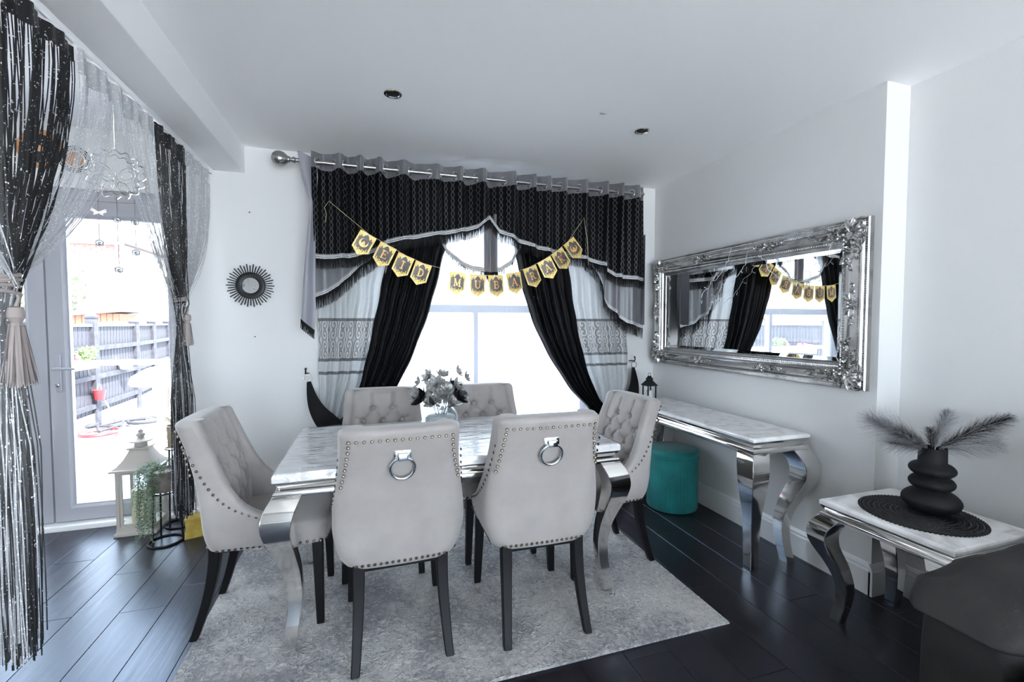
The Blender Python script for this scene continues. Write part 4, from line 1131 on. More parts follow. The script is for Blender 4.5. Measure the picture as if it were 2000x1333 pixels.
def corner(sy, sz):
    g = G(); rnd = random.Random(5)
    P = lambda a, b: (sy*(HY-a), sz*(HZ-b))
    mir = sy*sz
    for a, b, r, d in ((.030, .030, .030, .785), (.062, .030, .026, 2.6), (.030, .062, .026, -1.0), (.105, .036, .026, 2.9), (.036, .105, .026, -1.3), (.075, .075, .024, .8), (.150, .046, .022, 3.0), (.046, .150, .022, -1.4)):
        d2 = math.atan2(sz*math.sin(d), sy*math.cos(d)); curl(g, P(a, b), r, d2, 1.35, mir, .0062, .044)
    for k in range(5):
        d = math.atan2(sz*math.sin(lerp(-.35, 1.92, k/4)), sy*math.cos(lerp(-.35, 1.92, k/4))); leafy(g, P(.070, .070), d, .072, .015, .050)
    for i in range(6):
        leafy(g, P(.10+.030*i, .062 + .014*math.sin(i*2.1)), math.atan2(sz*.5*(-1)**i, -sy), .040, .010, .058); leafy(g, P(.062 + .014*math.sin(i*2.1), .10+.030*i) if i < 5 else P(.08, .2), math.atan2(-sz, sy*.5*(-1)**i), .040, .010, .058)
    for a, b, r in ((.112, .082, .022), (.082, .112, .022), (.155, .080, .018), (.080, .155, .018), (.205, .076, .016), (.076, .205, .014)): flower(g, P(a, b), r, .060)
    g.obj('corner_ornament', SILVER, mr, smooth=50)
for sy in (-1, 1):
    for sz in (-1, 1): corner(sy, sz)
def mid(p, q, ax):
    g = G(); T = (lambda a, b: (p+a, q+b)) if ax == 'h' else (lambda a, b: (p+b, q+a))
    sg = -1 if (q > 0 if ax == 'h' else p > 0) else 1
    for s in (-1, 1):
        for a, r in ((.026, .020), (.062, .016), (.092, .011)):
            c = T(s*a, .004); curl(g, c, r, 0 if s > 0 else PI, 1.3, s, .0052, .046)
        for k in range(3):
            a_ = (s*(1-k*.28), .5*k*-sg*-1); d = math.atan2(*( (a_[1], a_[0]) if ax == 'h' else (a_[0], a_[1]))); leafy(g, T(s*.012, 0), d, .055-.008*k, .010, .052)
    flower(g, T(0, 0), .022, .056)
    g.obj('side_ornament', SILVER, mr, smooth=50)
for sz in (-1, 1):
    for p in (-.28, .28): mid(p, sz*(HZ-.056), 'h')
for sy in (-1, 1): mid(sy*(HY-.056), 0, 'v')
# fairy lights over the mirror
WIREW = mat('white_wire', (.82, .84, .86), .4)
BULB = mat('clear_led_tip', (.85, .87, .9), .15)
fy = thing('fairy_lights', 'thin white wire fairy lights draped over the wall mirror', 'string lights', (XR-.07, 2.30, 1.62))
FO = Vector((XR-.07, 2.30, 1.62))
fp = [(2.33, 1.772), (2.36, 1.70), (2.40, 1.66), (2.45, 1.60), (2.52, 1.575), (2.55, 1.53), (2.60, 1.50), (2.60, 1.455)]
fp2 = [(2.20, 1.735), (2.22, 1.66), (2.26, 1.62), (2.33, 1.56), (2.37, 1.50), (2.42, 1.46), (2.48, 1.44)]
fp3 = [(1.67, 1.70), (1.70, 1.645), (1.755, 1.62), (1.80, 1.57), (1.80, 1.535), (1.87, 1.52), (1.98, 1.545), (2.05, 1.60), (2.08, 1.66), (2.13, 1.70)]
def wire(pts):
    P = []
    for i in range(len(pts)-1):
        for k in range(5):
            s = k/5; P.append((-FO.x+XR-.052-.006*math.sin(i+s*3) if i else -FO.x+XR-.062, lerp(pts[i][0], pts[i+1][0], s)-FO.y, lerp(pts[i][1], pts[i+1][1], s)-FO.z + .006*math.sin((i+s)*5)))
    G().tube(P, .0014, 5).obj('wire', WIREW, fy)
    for i in range(1, len(pts)):
        c = Vector((-FO.x+XR-.054, pts[i][0]-FO.y, pts[i][1]-FO.z)); d = Vector((-.25, random.uniform(-1, 1), random.uniform(-1, .3))).normalized()
        G().tube([c, c+d*.012, c+d*.013, c+d*.026], [.0012, .0012, .0028, .0018], 6).obj('bulb', BULB, fy)
wire(fp); wire(fp2); wire(fp3)

# ---------------------------------------------------------------- ceiling downlights
LENS = mat('frosted_lamp_glass', (.55, .55, .53), .25)
for lx, ly, lab in ((.122, 2.279, 'chrome recessed downlight in the ceiling left of the window centre'), (1.505, 2.282, 'chrome recessed downlight in the ceiling nearer the mirror wall')):
    t = thing('downlight', lab, 'ceiling light', (lx, ly, H), group='recessed ceiling downlights')
    G().lathe([(.030, .0), (.030, -.004), (.034, -.007), (.042, -.006), (.043, 0)], 32).obj('rim', CHROME, t)
    G().lathe([(.0305, -.001), (.020, -.0005), (.0, -.0005)], 24).obj('lens', LENS, t)
    G().lathe([(.031, -.003), (.026, -.002), (.026, -.0012), (.031, -.0012)], 24).obj('reflector', BLACKMETAL, t)
# peeled flake on the ceiling
tag(G().prism([(-.022, -.01), (.0, -.014), (.024, -.006), (.012, .006), (-.010, .012)], -.0015, 0, lambda p, q, h: (p, q, h)).obj('paint_flake', mat('grey_plaster', (.45, .45, .46), .8), loc=(1.186, 2.164, H), smooth=0), 'small grey paint flake on the ceiling between the downlights', 'paint flake')
# ---------------------------------------------------------------- teal pleated stool
TEAL = mat('teal_velvet', (.002, .15, .148), .7, sheen=.25, bump=(120, .1, 2), noise=((.004, .225, .215), 6, 2, .4, .7))
st = thing('velvet_stool', 'round teal velvet stool with pleated sides under the console', 'stool', (2.035, 2.665, 0))
L = []; n = 176
for z, s in ((.004, .97), (.010, 1.0), (.05, 1.0), (.36, 1.0), (.372, .99), (.378, .97)):
    L.append([((.168 + .0042*abs(math.sin(22*2*PI*j/n)))*s*math.cos(2*PI*j/n), (.168 + .0042*abs(math.sin(22*2*PI*j/n)))*s*math.sin(2*PI*j/n), z) for j in range(n)])
G().loft(L).obj('pleated_body', TEAL, st, smooth=50)
G().lathe([(.150, .370), (.172, .374), (.1755, .386), (.1755, .402), (.170, .414), (.155, .419), (.0, .421)], 48).obj('padded_top', TEAL, st, smooth=50)
torus((0, 0, .372), .173, .004, 48, 6, 'z').obj('piping', TEAL, st)

# ---------------------------------------------------------------- lanterns
def lantern_metal(name, label, loc, rz, w, h, m, cat='lantern', candle=True, s=1.0, cm=None, group=None):
    t = thing(name, label, cat, loc, rz, group=group)
    a = w/2
    G().loft([[(-x, -x, z), (x, -x, z), (x, x, z), (-x, x, z)] for x, z in ((a*1.12, 0), (a*1.12, .016*s), (a*1.02, .024*s), (a*1.0, .055*s))]).obj('base', m, t, smooth=20, bevel=.002*s)
    zb, zt = .050*s, .050*s + h
    p = .018*s
    for sx in (-1, 1):
        for sy in (-1, 1): G().bb(sx*(a-p/2)-p/2, sx*(a-p/2)+p/2, sy*(a-p/2)-p/2, sy*(a-p/2)+p/2, zb, zt).obj('corner_post', m, t, smooth=0, bevel=.0015*s)
    fr = G().rectsweep([(0, -a), (0, -a+.008*s), (-.014*s, -a+.008*s), (-.014*s, -a)], -a+p+.003*s, a-p-.003*s, zb+.008*s, zt-.006*s, lambda x, y, z: (x, z, y)).obj('door_frame', m, t, smooth=0)
    g1 = G().bb(-a+p, a-p, -a+.003*s, -a+.0045*s, zb+.01*s, zt-.01*s).obj('pane', GLASS, t, smooth=0)
    for rz_ in (PI/2, PI, -PI/2): share(g1, t, (0, 0, 0), (0, 0, rz_))
    rp = [(a*1.22, zt), (a*1.22, zt+.010*s), (a*1.10, zt+.014*s), (a*.92, zt+.030*s), (a*.70, zt+.062*s), (a*.52, zt+.100*s), (a*.46, zt+.118*s), (a*.56, zt+.120*s), (a*.56, zt+.130*s), (a*.40, zt+.132*s)]
    G().loft([[(-x, -x, z), (x, -x, z), (x, x, z), (-x, x, z)] for x, z in rp]).obj('roof', m, t, smooth=22)
    zc = zt+.130*s
    G().lathe([(a*.34, zc), (a*.34, zc+.026*s), (a*.30, zc+.028*s), (a*.62, zc+.032*s), (a*.60, zc+.038*s), (a*.34, zc+.050*s), (a*.16, zc+.058*s), (a*.24, zc+.068*s), (a*.24, zc+.078*s), (a*.12, zc+.088*s), (a*.14, zc+.098*s), (a*.05, zc+.108*s), (0, zc+.109*s)], 24).obj('finial', m, t, smooth=40)
    if candle:
        G().lathe([(.0, zb+.006*s), (a*.56, zb+.006*s), (a*.56, zb+h*.58), (a*.50, zb+h*.60), (a*.30, zb+h*.585), (0, zb+h*.58)], 28).obj('candle', cm, t, smooth=40)
        G().tube([(0, 0, zb+h*.57), (.001, 0, zb+h*.63)], .0015, 5).obj('wick', INK, t)
    return t
CREAM = mat('cream_metal', (.46, .42, .37), .45)
WAX = mat('ivory_wax', (.62, .56, .40), .5)
lantern_metal('candle_lantern', 'tall cream metal lantern with an ivory candle by the garden door', (-1.375, 3.372, 0), 0, .196, .345, CREAM, cm=WAX, s=1.0)
# small black lantern on the console
t = thing('table_lantern', 'small black lantern with a candle at the far end of the console', 'lantern', (2.005, 2.905, .712))
a = .037
G().bb(-a, a, -a, a, 0, .012).obj('base', BLACKMETAL, t, smooth=0, bevel=.002)
for sx in (-1, 1):
    for sy in (-1, 1): G().bb(sx*.033-.004, sx*.033+.004, sy*.033-.004, sy*.033+.004, .012, .115).obj('corner_post', BLACKMETAL, t, smooth=0)
G().loft([[(-x, -x, z), (x, -x, z), (x, x, z), (-x, x, z)] for x, z in ((.043, .113), (.043, .120), (.036, .128), (.020, .150), (.018, .152), (.018, .162), (.021, .164), (.012, .176), (.009, .186))]).obj('roof', BLACKMETAL, t, smooth=20)
torus((.0, 0, .196), .012, .0018, 16, 6, 'y').obj('carry_ring', BLACKMETAL, t)
G().lathe([(.0, .012), (.022, .012), (.022, .075), (.018, .078), (0, .076)], 20).obj('candle', mat('white_wax', (.75, .72, .62), .5), t)
# amber box by the wall
AMBER = mat('amber_glass', (.42, .29, .04), .3, noise=((.55, .40, .09), 20, 3, .4, .7))
t = thing('tealight_box', 'small amber glass tealight box on the floor behind the left chair', 'tealight holder', (-1.035, 3.165, 0), .3)
G().loft([[(-x, -x, z), (x, -x, z), (x, x, z), (-x, x, z)] for x, z in ((.048, 0), (.048, .012), (.043, .014), (.043, .105), (.048, .107), (.048, .118), (.030, .128))]).obj('box', AMBER, t, smooth=20)
torus((0, 0, .142), .018, .002, 18, 6, 'y').obj('carry_ring', PEWTER, t)

# ---------------------------------------------------------------- plants on stands
LEAF = mat('dusty_green_leaf', (.10, .17, .10), .5, noise=((.26, .33, .22), 60, 2, .4, .7))
LEAF2 = mat('grass_green_leaf', (.10, .20, .05), .5, noise=((.24, .34, .12), 30, 2, .4, .7))
POTB = mat('brown_grey_pot', (.16, .13, .115), .5, noise=((.30, .25, .21), 16, 4, .4, .7))
POTG = mat('hammered_brass', (.42, .32, .20), .35, .5, bump=(70, .5, 1))
def stand(label, x, y, h, r):
    t = thing('plant_stand', label, 'plant stand', (x, y, 0), group='black wire plant stands')
    torus((0, 0, .006), r, .006, 36, 8, 'z').obj('base_ring', BLACKMETAL, t); torus((0, 0, h), r*.86, .005, 36, 8, 'z').obj('top_ring', BLACKMETAL, t)
    for k in range(3):
        a = 2*PI*k/3 - 2.0
        G().tube([(r*math.cos(a), r*math.sin(a), .006), (r*.86*math.cos(a), r*.86*math.sin(a), h)], .0055, 6).obj('leg', BLACKMETAL, t)
    G().bb(-r*.86, r*.86, -.004, .004, h-.004, h+.002).obj('cross_bar', BLACKMETAL, t, smooth=0)
stand('low black wire plant stand carrying the trailing plant pot', -1.165, 3.178-.06, .305, .085)
stand('tall black wire plant stand at the door edge behind the trailing plant', -1.175, 3.37, .500, .080)
px, py = -1.165, 3.118
t = thing('plant_pot', 'dark brown pot on the low wire stand', 'plant pot', (px, py, .310))
G().lathe([(.0, 0), (.058, 0), (.072, .02), (.080, .10), (.082, .125), (.076, .126), (.072, .11), (0, .108)], 28).obj('pot', POTB, t)
def sprig(g, path, n, ls, rnd):
    for i in range(n):
        s = (i+.5)/n; k = s*(len(path)-1); j = min(int(k), len(path)-2); p = Vector(path[j]).lerp(Vector(path[j+1]), k-j)
        a = i*2.4 + rnd.random(); d = Vector((math.cos(a), math.sin(a), rnd.uniform(-.1, .5))).normalized(); q = p + d*ls*1.5
        sd = d.cross(Vector((0, 0, 1))).normalized()*ls*.55; up = Vector((0, 0, ls*.35))
        m_ = p.lerp(q, .55)
        g.add([p, m_+sd+up*.4, q, m_-sd+up*.4, m_+up], [(0, 1, 4), (1, 2, 4), (2, 3, 4), (3, 0, 4)])
tp = thing('trailing_plant', 'dusty green trailing plant spilling from the brown pot beside the lantern', 'plant', (px, py, .43))
rnd = random.Random(11)
for k in range(30):
    if k < 19: a = rnd.gauss(3.75, .62); ln = rnd.uniform(.18, .42); out = rnd.uniform(.088, .135)
    else: a = rnd.uniform(0, 6.283); ln = rnd.uniform(.02, .07); out = rnd.uniform(.06, .12)
    P = [(0, 0, -.01), (.5*out*math.cos(a), .5*out*math.sin(a), .035 + rnd.uniform(0, .03)), (out*math.cos(a), out*math.sin(a), .018)]
    m = max(2, int(ln/.04))
    for i in range(1, m+1): P.append((out*math.cos(a)*(1+.06*i/m) + .008*math.sin(i*1.3+k), out*math.sin(a)*(1+.06*i/m) + .008*math.cos(i*1.7+k), .018 - ln*i/m))
    sg = G().tube(P, .0012, 4); so = sg.obj('vine', LEAF, tp)
    g = G(); sprig(g, P[1:], int(10 + ln*105), .0115, rnd); g.obj('leaves', LEAF, so, smooth=0, kind='stuff')
px, py = -1.175, 3.37
t = thing('brass_pot', 'hammered brass pot on the tall wire stand by the door', 'plant pot', (px, py, .506))
G().lathe([(.0, 0), (.050, 0), (.056, .01), (.062, .135), (.064, .14), (.058, .14), (.054, .12), (0, .118)], 28).obj('pot', POTG, t)
tp = thing('spiky_plant', 'spiky green grass plant in the brass pot by the door', 'plant', (px, py, .625))
for k in range(34):
    a = rnd.uniform(0, 6.283); ln = rnd.uniform(.08, .19); lean = rnd.uniform(.3, 1.1); w = .006
    pts = [Vector((.02*math.cos(a) + lean*ln*s*s*math.cos(a), .02*math.sin(a) + lean*ln*s*s*math.sin(a), ln*(s-.35*lean*s*s))) for s in (0, .33, .66, 1)]
    sd = Vector((-math.sin(a), math.cos(a), 0)); g = G(); vs = []
    for i, p in enumerate(pts): ww = w*(1-.9*i/3); vs += [p-sd*ww, p+sd*ww]
    g.add(vs, [(2*i, 2*i+1, 2*i+3, 2*i+2) for i in range(3)]); g.obj('blade', LEAF2, tp, smooth=0)

# ---------------------------------------------------------------- jar of glitter flowers on the dining table
JAR = clear('clear_jar_glass', (.90, .93, .95), 1.5)
JARSALT = mat('white_crystal_fill', (.62, .60, .55), .5, noise=((.8, .8, .8), 60, 2, .4, .6))
jx, jy, jz = .350, 2.33, .7345
t = thing('glass_jar', 'clear glass jar of white crystals on the dining table', 'vase', (jx, jy, jz))
G().lathe([(.0, 0), (.062, 0), (.074, .008), (.086, .04), (.088, .075), (.080, .105), (.064, .122), (.054, .128), (.056, .136), (.060, .140), (.057, .142), (.052, .136), (.051, .128), (.061, .119), (.076, .102), (.083, .075), (.081, .042), (.070, .012), (.0, .008)], 40).obj('jar', JAR, t, smooth=50)
G().lathe([(.0, .010), (.066, .012), (.078, .042), (.080, .070), (.070, .082), (.0, .090)], 28).obj('crystal_fill', JARSALT, t, smooth=50)
SILK = mat('silver_glitter_petal', (.30, .295, .29), .4, .15, noise=((.66, .65, .63), 90, 2, .4, .62))
SILKB = mat('black_silk_petal', (.012, .011, .016), .5)
bq = thing('flower_bouquet', 'silver glitter and black artificial flowers standing in the glass jar', 'bouquet', (jx, jy, jz+.10))
rnd = random.Random(4)
def petal(g, c, d, n, L, w):
    side = d.cross(n).normalized(); vs = []
    for i in range(5):
        s = i/4; ww = w*math.sin(PI*(.12+.80*s)); p = c + d*(L*s) + n*(L*.45*s*s)
        vs += [p-side*ww, p + n*(-.12*ww), p+side*ww]
    fs = []
    for i in range(4): fs += [(3*i, 3*i+1, 3*i+4, 3*i+3), (3*i+1, 3*i+2, 3*i+5, 3*i+4)]
    g.add(vs, fs)
def bloom(c, n, r, m, nm, k=6):
    g = G(); n = Vector(n).normalized(); a = n.orthogonal().normalized(); b = n.cross(a)
    for ring, (rr, kk, up) in enumerate(((r, k, .2), (r*.72, k-1, .7), (r*.42, 4, 1.5))):
        for i in range(kk):
            an = 2*PI*i/kk + ring*.5; d = (a*math.cos(an) + b*math.sin(an) + n*up).normalized()
            petal(g, Vector(c), d, n, rr, rr*.42)
    return g
spots = [(-.105, .02, .155, .026, 0), (-.060, -.01, .185, .030, 0), (.010, .01, .185, .032, 0), (.085, .0, .205, .028, 0), (.130, .01, .175, .026, 0), (-.03, -.03, .145, .040, 0), (.03, -.02, .105, .040, 0), (.075, -.02, .130, .036, 0),
         (-.095, -.02, .075, .042, 1), (.075, -.03, .085, .046, 1), (.0, -.03, .09, .042, 0), (-.115, .0, .095, .036, 0), (.115, -.01, .065, .030, 0), (.055, .01, .145, .022, 1), (-.04, .03, .09, .045, 0), (.03, .04, .12, .04, 0), (-.05, -.045, .06, .036, 0), (.045, -.05, .055, .034, 0)]
for i, (x, y, z, r, bk) in enumerate(spots):
    m = SILKB if bk else SILK
    s_ = G().tube([(x*.15, y*.15, -.04), (x*.35, y*.35, z*.3), (x*.9, y*.9, z-.012), (x, y, z)], .0016, 5).obj('stem', SILK, bq)
    bloom((x, y, z), (x*3, y*3-.06, .10 + .1*rnd.random()), r*1.3, m, 'flower').obj('flower', m, s_, smooth=60)
for k in range(26):
    a = rnd.uniform(0, 6.283); rr = rnd.uniform(.02, .11); z = rnd.uniform(.03, .10)
    g = G(); petal(g, Vector((rr*math.cos(a), rr*math.sin(a), z)), Vector((math.cos(a), math.sin(a), rnd.uniform(-.2, .8))).normalized(), Vector((0, 0, 1)), rnd.uniform(.03, .05), .013)
    g.obj('leaf', SILKB if rnd.random() < .22 else SILK, bq, smooth=60)

# ---------------------------------------------------------------- mat, vase and pampas on the side table
sx_, sy_ = 2.115, 1.205
ZT = .530
MATB = mat('black_paper_weave', (.012, .012, .013), .55)
pm = thing('placemat', 'round black openwork placemat on the marble side table', 'placemat', (sx_-.02, sy_-.005, ZT))
g = G()
for k in range(9):
    r = .04 + .0175*k; g2 = torus((0, 0, .003), r, .0038, 64, 5, 'z'); g.add(g2.v, g2.f)
g.obj('rings', MATB, pm, kind='stuff')
g = G()
for k in range(9):
    r = .05 + .0175*k; nn = int(r*2*PI/.014)
    for i in range(nn):
        a = 2*PI*i/nn + .3*k; g.box((r*math.cos(a), r*math.sin(a), .0028), (.016, .0035, .004), a + .7)
        g.box((r*math.cos(a+.03), r*math.sin(a+.03), .0028), (.016, .0035, .004), a - .7)
g.obj('lattice', MATB, pm, smooth=0, kind='stuff')
G().lathe([(0, .001), (.045, .001), (.045, .005), (0, .005)], 24).obj('centre', MATB, pm)
vs_ = thing('bubble_vase', 'matte black bubble vase with three stacked rings on the side table', 'vase', (sx_+.035, sy_-.01, ZT+.007))
vp = [(.0, 0), (.045, 0)]
def bulge(zc, h, r0, r1, n=10): return [(r0 + (r1-r0)*math.sin(PI*i/n)**.7, zc - h/2 + h*i/n) for i in range(n+1)]
vp += bulge(.048, .086, .050, .094) + bulge(.120, .052, .050, .073) + bulge(.174, .052, .049, .074) + [(.0455, .204), (.0445, .26), (.0425, .262), (.0405, .258), (.0405, .20), (0, .19)]
G().lathe(vp, 44).obj('vase', MATTEBLACK, vs_, smooth=60)
PLB = mat('black_pampas', (.014, .014, .015), .8)
PLG = mat('smoke_grey_pampas', (.46, .46, .47), .8)
vx, vy, vz = sx_+.035, sy_-.01, ZT+.007+.255
rnd = random.Random(21)
right = Vector((.953, -.302, 0)); fwd = Vector((.302, .953, 0))
def plume(label, rx, up, fw_, L, m, m2, wid, dens):
    t = thing('pampas_plume', label, 'pampas grass', (vx, vy, vz), group='pampas plumes in the bubble vase')
    d = (right*rx + Vector((0, 0, up)) + fwd*fw_); d.normalize(); base = right*(.018*rx) + fwd*(.010*fw_)
    def pos(s): return base + d*(L*s) + Vector((0, 0, -.05*L*s*s)) - Vector((0, 0, .10*(1-s)*0))
    P = [base*.3 + Vector((0, 0, -.14)), base + Vector((0, 0, -.01))] + [pos(s/8) for s in range(1, 9)]
    G().tube([tuple(p) for p in P], [.002]*6 + [.0015]*4, 5).obj('stem', m, t)
    g = G(); g2 = G()
    for i in range(int(dens*1.7)):
        s = rnd.random()**.9*.98 + .02; p = pos(s)
        a = rnd.uniform(0, 6.283); o = d.orthogonal().normalized(); b = d.cross(o)
        rad = (o*math.cos(a) + b*math.sin(a)); q = wid*(.35 + .65*math.sin(PI*min(1, s*.85+.12)))*rnd.uniform(.4, 1.7)
        mid_ = p + rad*q*.55 + d*q*.55; tip = p + rad*q*1.1 + d*q*1.25 - Vector((0, 0, q*.2))
        tgt = g if rnd.random() < (.75 if m is PLB else .9) else g2
        sd = d.cross(rad)
        tgt.ribbon(p, mid_, .0017, sd); tgt.ribbon(mid_, tip, .0009, sd)
    g.obj('plume_hair', m, t, smooth=0, kind='stuff'); g2.obj('pale_hair' if m is PLB else 'dark_hair', m2, t, smooth=0, kind='stuff')
plume('long black pampas plume leaning right in the bubble vase', .86, .52, -.12, .285, PLB, PLG, .030, 1500)
plume('grey pampas plume lying low to the right in the bubble vase', .96, .22, -.10, .215, PLG, PLB, .036, 900)
plume('black pampas plume leaning left in the bubble vase', -.84, .55, .10, .150, PLB, PLG, .026, 800)
plume('long grey pampas plume fanning far left in the bubble vase', -.86, .50, .05, .265, PLG, PLB, .046, 900)
plume('grey pampas plume lying low to the left in the bubble vase', -.95, .22, -.05, .17, PLG, PLB, .030, 500)
plume('short black pampas plume standing upright in the bubble vase', -.12, .95, .05, .085, PLB, PLG, .020, 420)
plume('grey pampas plume standing tall just right of the vase centre', .42, .90, .10, .165, PLG, PLB, .030, 900)
plume('slim black tipped pampas plume behind the tall grey one', .50, .80, .30, .185, PLB, PLG, .016, 420)
cb = thing('cable', 'thin black cable on the wall behind the side table', 'cable', (2.405, 1.05, .45))
G().tube([(.006, .10, .04), (-.01, .05, .0), (-.03, .02, .03), (-.02, -.03, .055), (-.035, -.05, -.01), (-.01, -.08, -.05), (-.02, -.12, .0), (-.01, -.18, -.22)], .0025, 6).obj('cable_run', BLACKMETAL, cb)

# ---------------------------------------------------------------- sofa
SOFA = mat('charcoal_suede', (.020, .019, .019), .7, noise=((.036, .034, .033), 5, 4, .35, .7), bump=(150, .1, 2), spec=.3)
sf = thing('sofa', 'charcoal suede sofa with a padded arm at the bottom right', 'sofa', (1.95, 0, 0))
def pad(name, x0, x1, y0, y1, z0, z1, r, parent=sf, puff=0.0, e=.30):
    """soft cushion block: superellipse sections"""
    L = []; n = 40; H_ = z1-z0
    for i in range(13):
        t = i/12; a = -PI/2 + PI*t; k = abs(math.cos(a))**.34; z = (z0+z1)/2 + H_/2*math.copysign(abs(math.sin(a))**.6, math.sin(a))
        L.append([((x0+x1)/2 + ((x1-x0)/2 - r*(1-k))*math.copysign(abs(math.cos(2*PI*j/n))**e, math.cos(2*PI*j/n)), (y0+y1)/2 + ((y1-y0)/2 - r*(1-k))*math.copysign(abs(math.sin(2*PI*j/n))**e, math.sin(2*PI*j/n)), z + puff*math.cos(2*PI*j/n*2)*.0) for j in range(n)])
    return G().loft(L).obj(name, SOFA, parent, smooth=60)
pad('arm', -.40, .42, .66, .905, .02, .485, .05)
# pillow-like pad sewn on top of the arm
L = []
for i in range(25):
    v = i/24; x = lerp(-.445, .43, v); e_ = min(1, (v/.13))**.5 if v < .13 else 1.0
    e_ = max(.06, e_); row = []
    for j in range(36):
        a = 2*PI*j/36; c, s_ = math.cos(a), math.sin(a)
        y = .782 + .150*(.55+.45*e_)*math.copysign(abs(c)**.75, c)
        z = .468 + .020*math.sin(v*PI) + (.085 if s_ > 0 else .045)*e_*math.copysign(abs(s_)**.75, s_) + .006*math.sin(v*19+a*2)*e_*(s_ > .2)
        row.append((x, y, z))
    L.append(row)
G().loft(L).obj('arm_pad', SOFA, sf, smooth=70)
pad('seat_cushion', -.46, .10, .02, .655, .20, .44, .06); pad('seat_cushion', -.46, .10, -.62, .015, .20, .44, .06)
pad('foot_rest', -.50, -.36, .02, .655, .06, .36, .05); pad('foot_rest', -.50, -.36, -.62, .015, .06, .36, .05)
pad('back_cushion', .08, .40, .02, .655, .35, .95, .08); pad('back_cushion', .08, .40, -.62, .015, .35, .95, .08)
pad('arm', -.40, .42, -.87, -.63, .02, .485, .05)
G().bb(-.36, .42, -.85, .88, .0, .22).obj('sofa_base', SOFA, sf, smooth=0, bevel=.02)

# ---------------------------------------------------------------- garden outside the door
DECK = mat('grey_deck_board', (.27, .28, .33), .6, noise=((.36, .37, .42), 12, 4, .4, .7))
SLAB = mat('pale_paving', (.80, .79, .80), .8)
TARM = mat('grey_tarmac', (.30, .31, .34), .9, noise=((.38, .39, .42), 8, 4, .4, .7))
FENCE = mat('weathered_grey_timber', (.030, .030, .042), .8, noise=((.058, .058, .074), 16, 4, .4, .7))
CONC = mat('pale_concrete', (.55, .55, .54), .9, noise=((.66, .66, .64), 9, 3, .4, .7))
PALE = mat('bleached_timber', (.55, .52, .48), .8)
BRICK = mat('red_brick', (.42, .20, .17), .85, noise=((.52, .28, .24), 20, 2, .4, .7))
MORT = mat('mortar', (.45, .40, .36), .9)
ROOF = mat('dark_roof_tile', (.10, .08, .08), .8)
GRASS = mat('hedge_leaf', (.20, .24, .16), .7, noise=((.36, .40, .28), 6, 4, .35, .7))
struct(G().bb(-14, 14, 3.63, 40, -.30, -.10).obj('ground', TARM, smooth=0), 'grey garden ground')
struct(G().bb(-14, -3.52, -12, 3.63, -.30, -.09).obj('side_bounce_ground', SLAB, smooth=0), 'unseen pale ground beside the house, added to bounce light'); struct(G().bb(-3.52, 9, -16, -3.24, -.30, -.09).obj('rear_bounce_ground', SLAB, smooth=0), 'unseen pale ground behind the house, added to bounce light')  # out of view, added pale to bounce daylight up to the ceiling
dk = struct(G().bb(-4.2, 2.6, 3.64, 5.16, -.10, -.062).obj('patio_deck', RUBBER, smooth=0), 'grey deck outside the door')
d0 = None
for i in range(58):
    x = -4.2 + .117*i
    if d0 is None: d0 = G().bb(-.056, .056, 3.64, 5.16, -.065, -.05).obj('deck_board', DECK, dk, smooth=0, loc=(x+.058, 0, 0))
    else: share(d0, dk, (x+.058, 0, 0))
sl = struct(G().bb(-4.2, 2.6, 5.16, 6.42, -.11, -.062).obj('patio_slabs', CONC, smooth=0), 'pale paved strip beyond the deck')
s0 = None
for i in range(11):
    for j in range(2):
        if s0 is None: s0 = G().bb(-.306, .306, -.308, .308, -.064, -.05).obj('slab', SLAB, sl, smooth=0, loc=(-3.88, 5.475, 0))
        else: share(s0, sl, (-3.88+.618*i, 5.475+.628*j, 0))
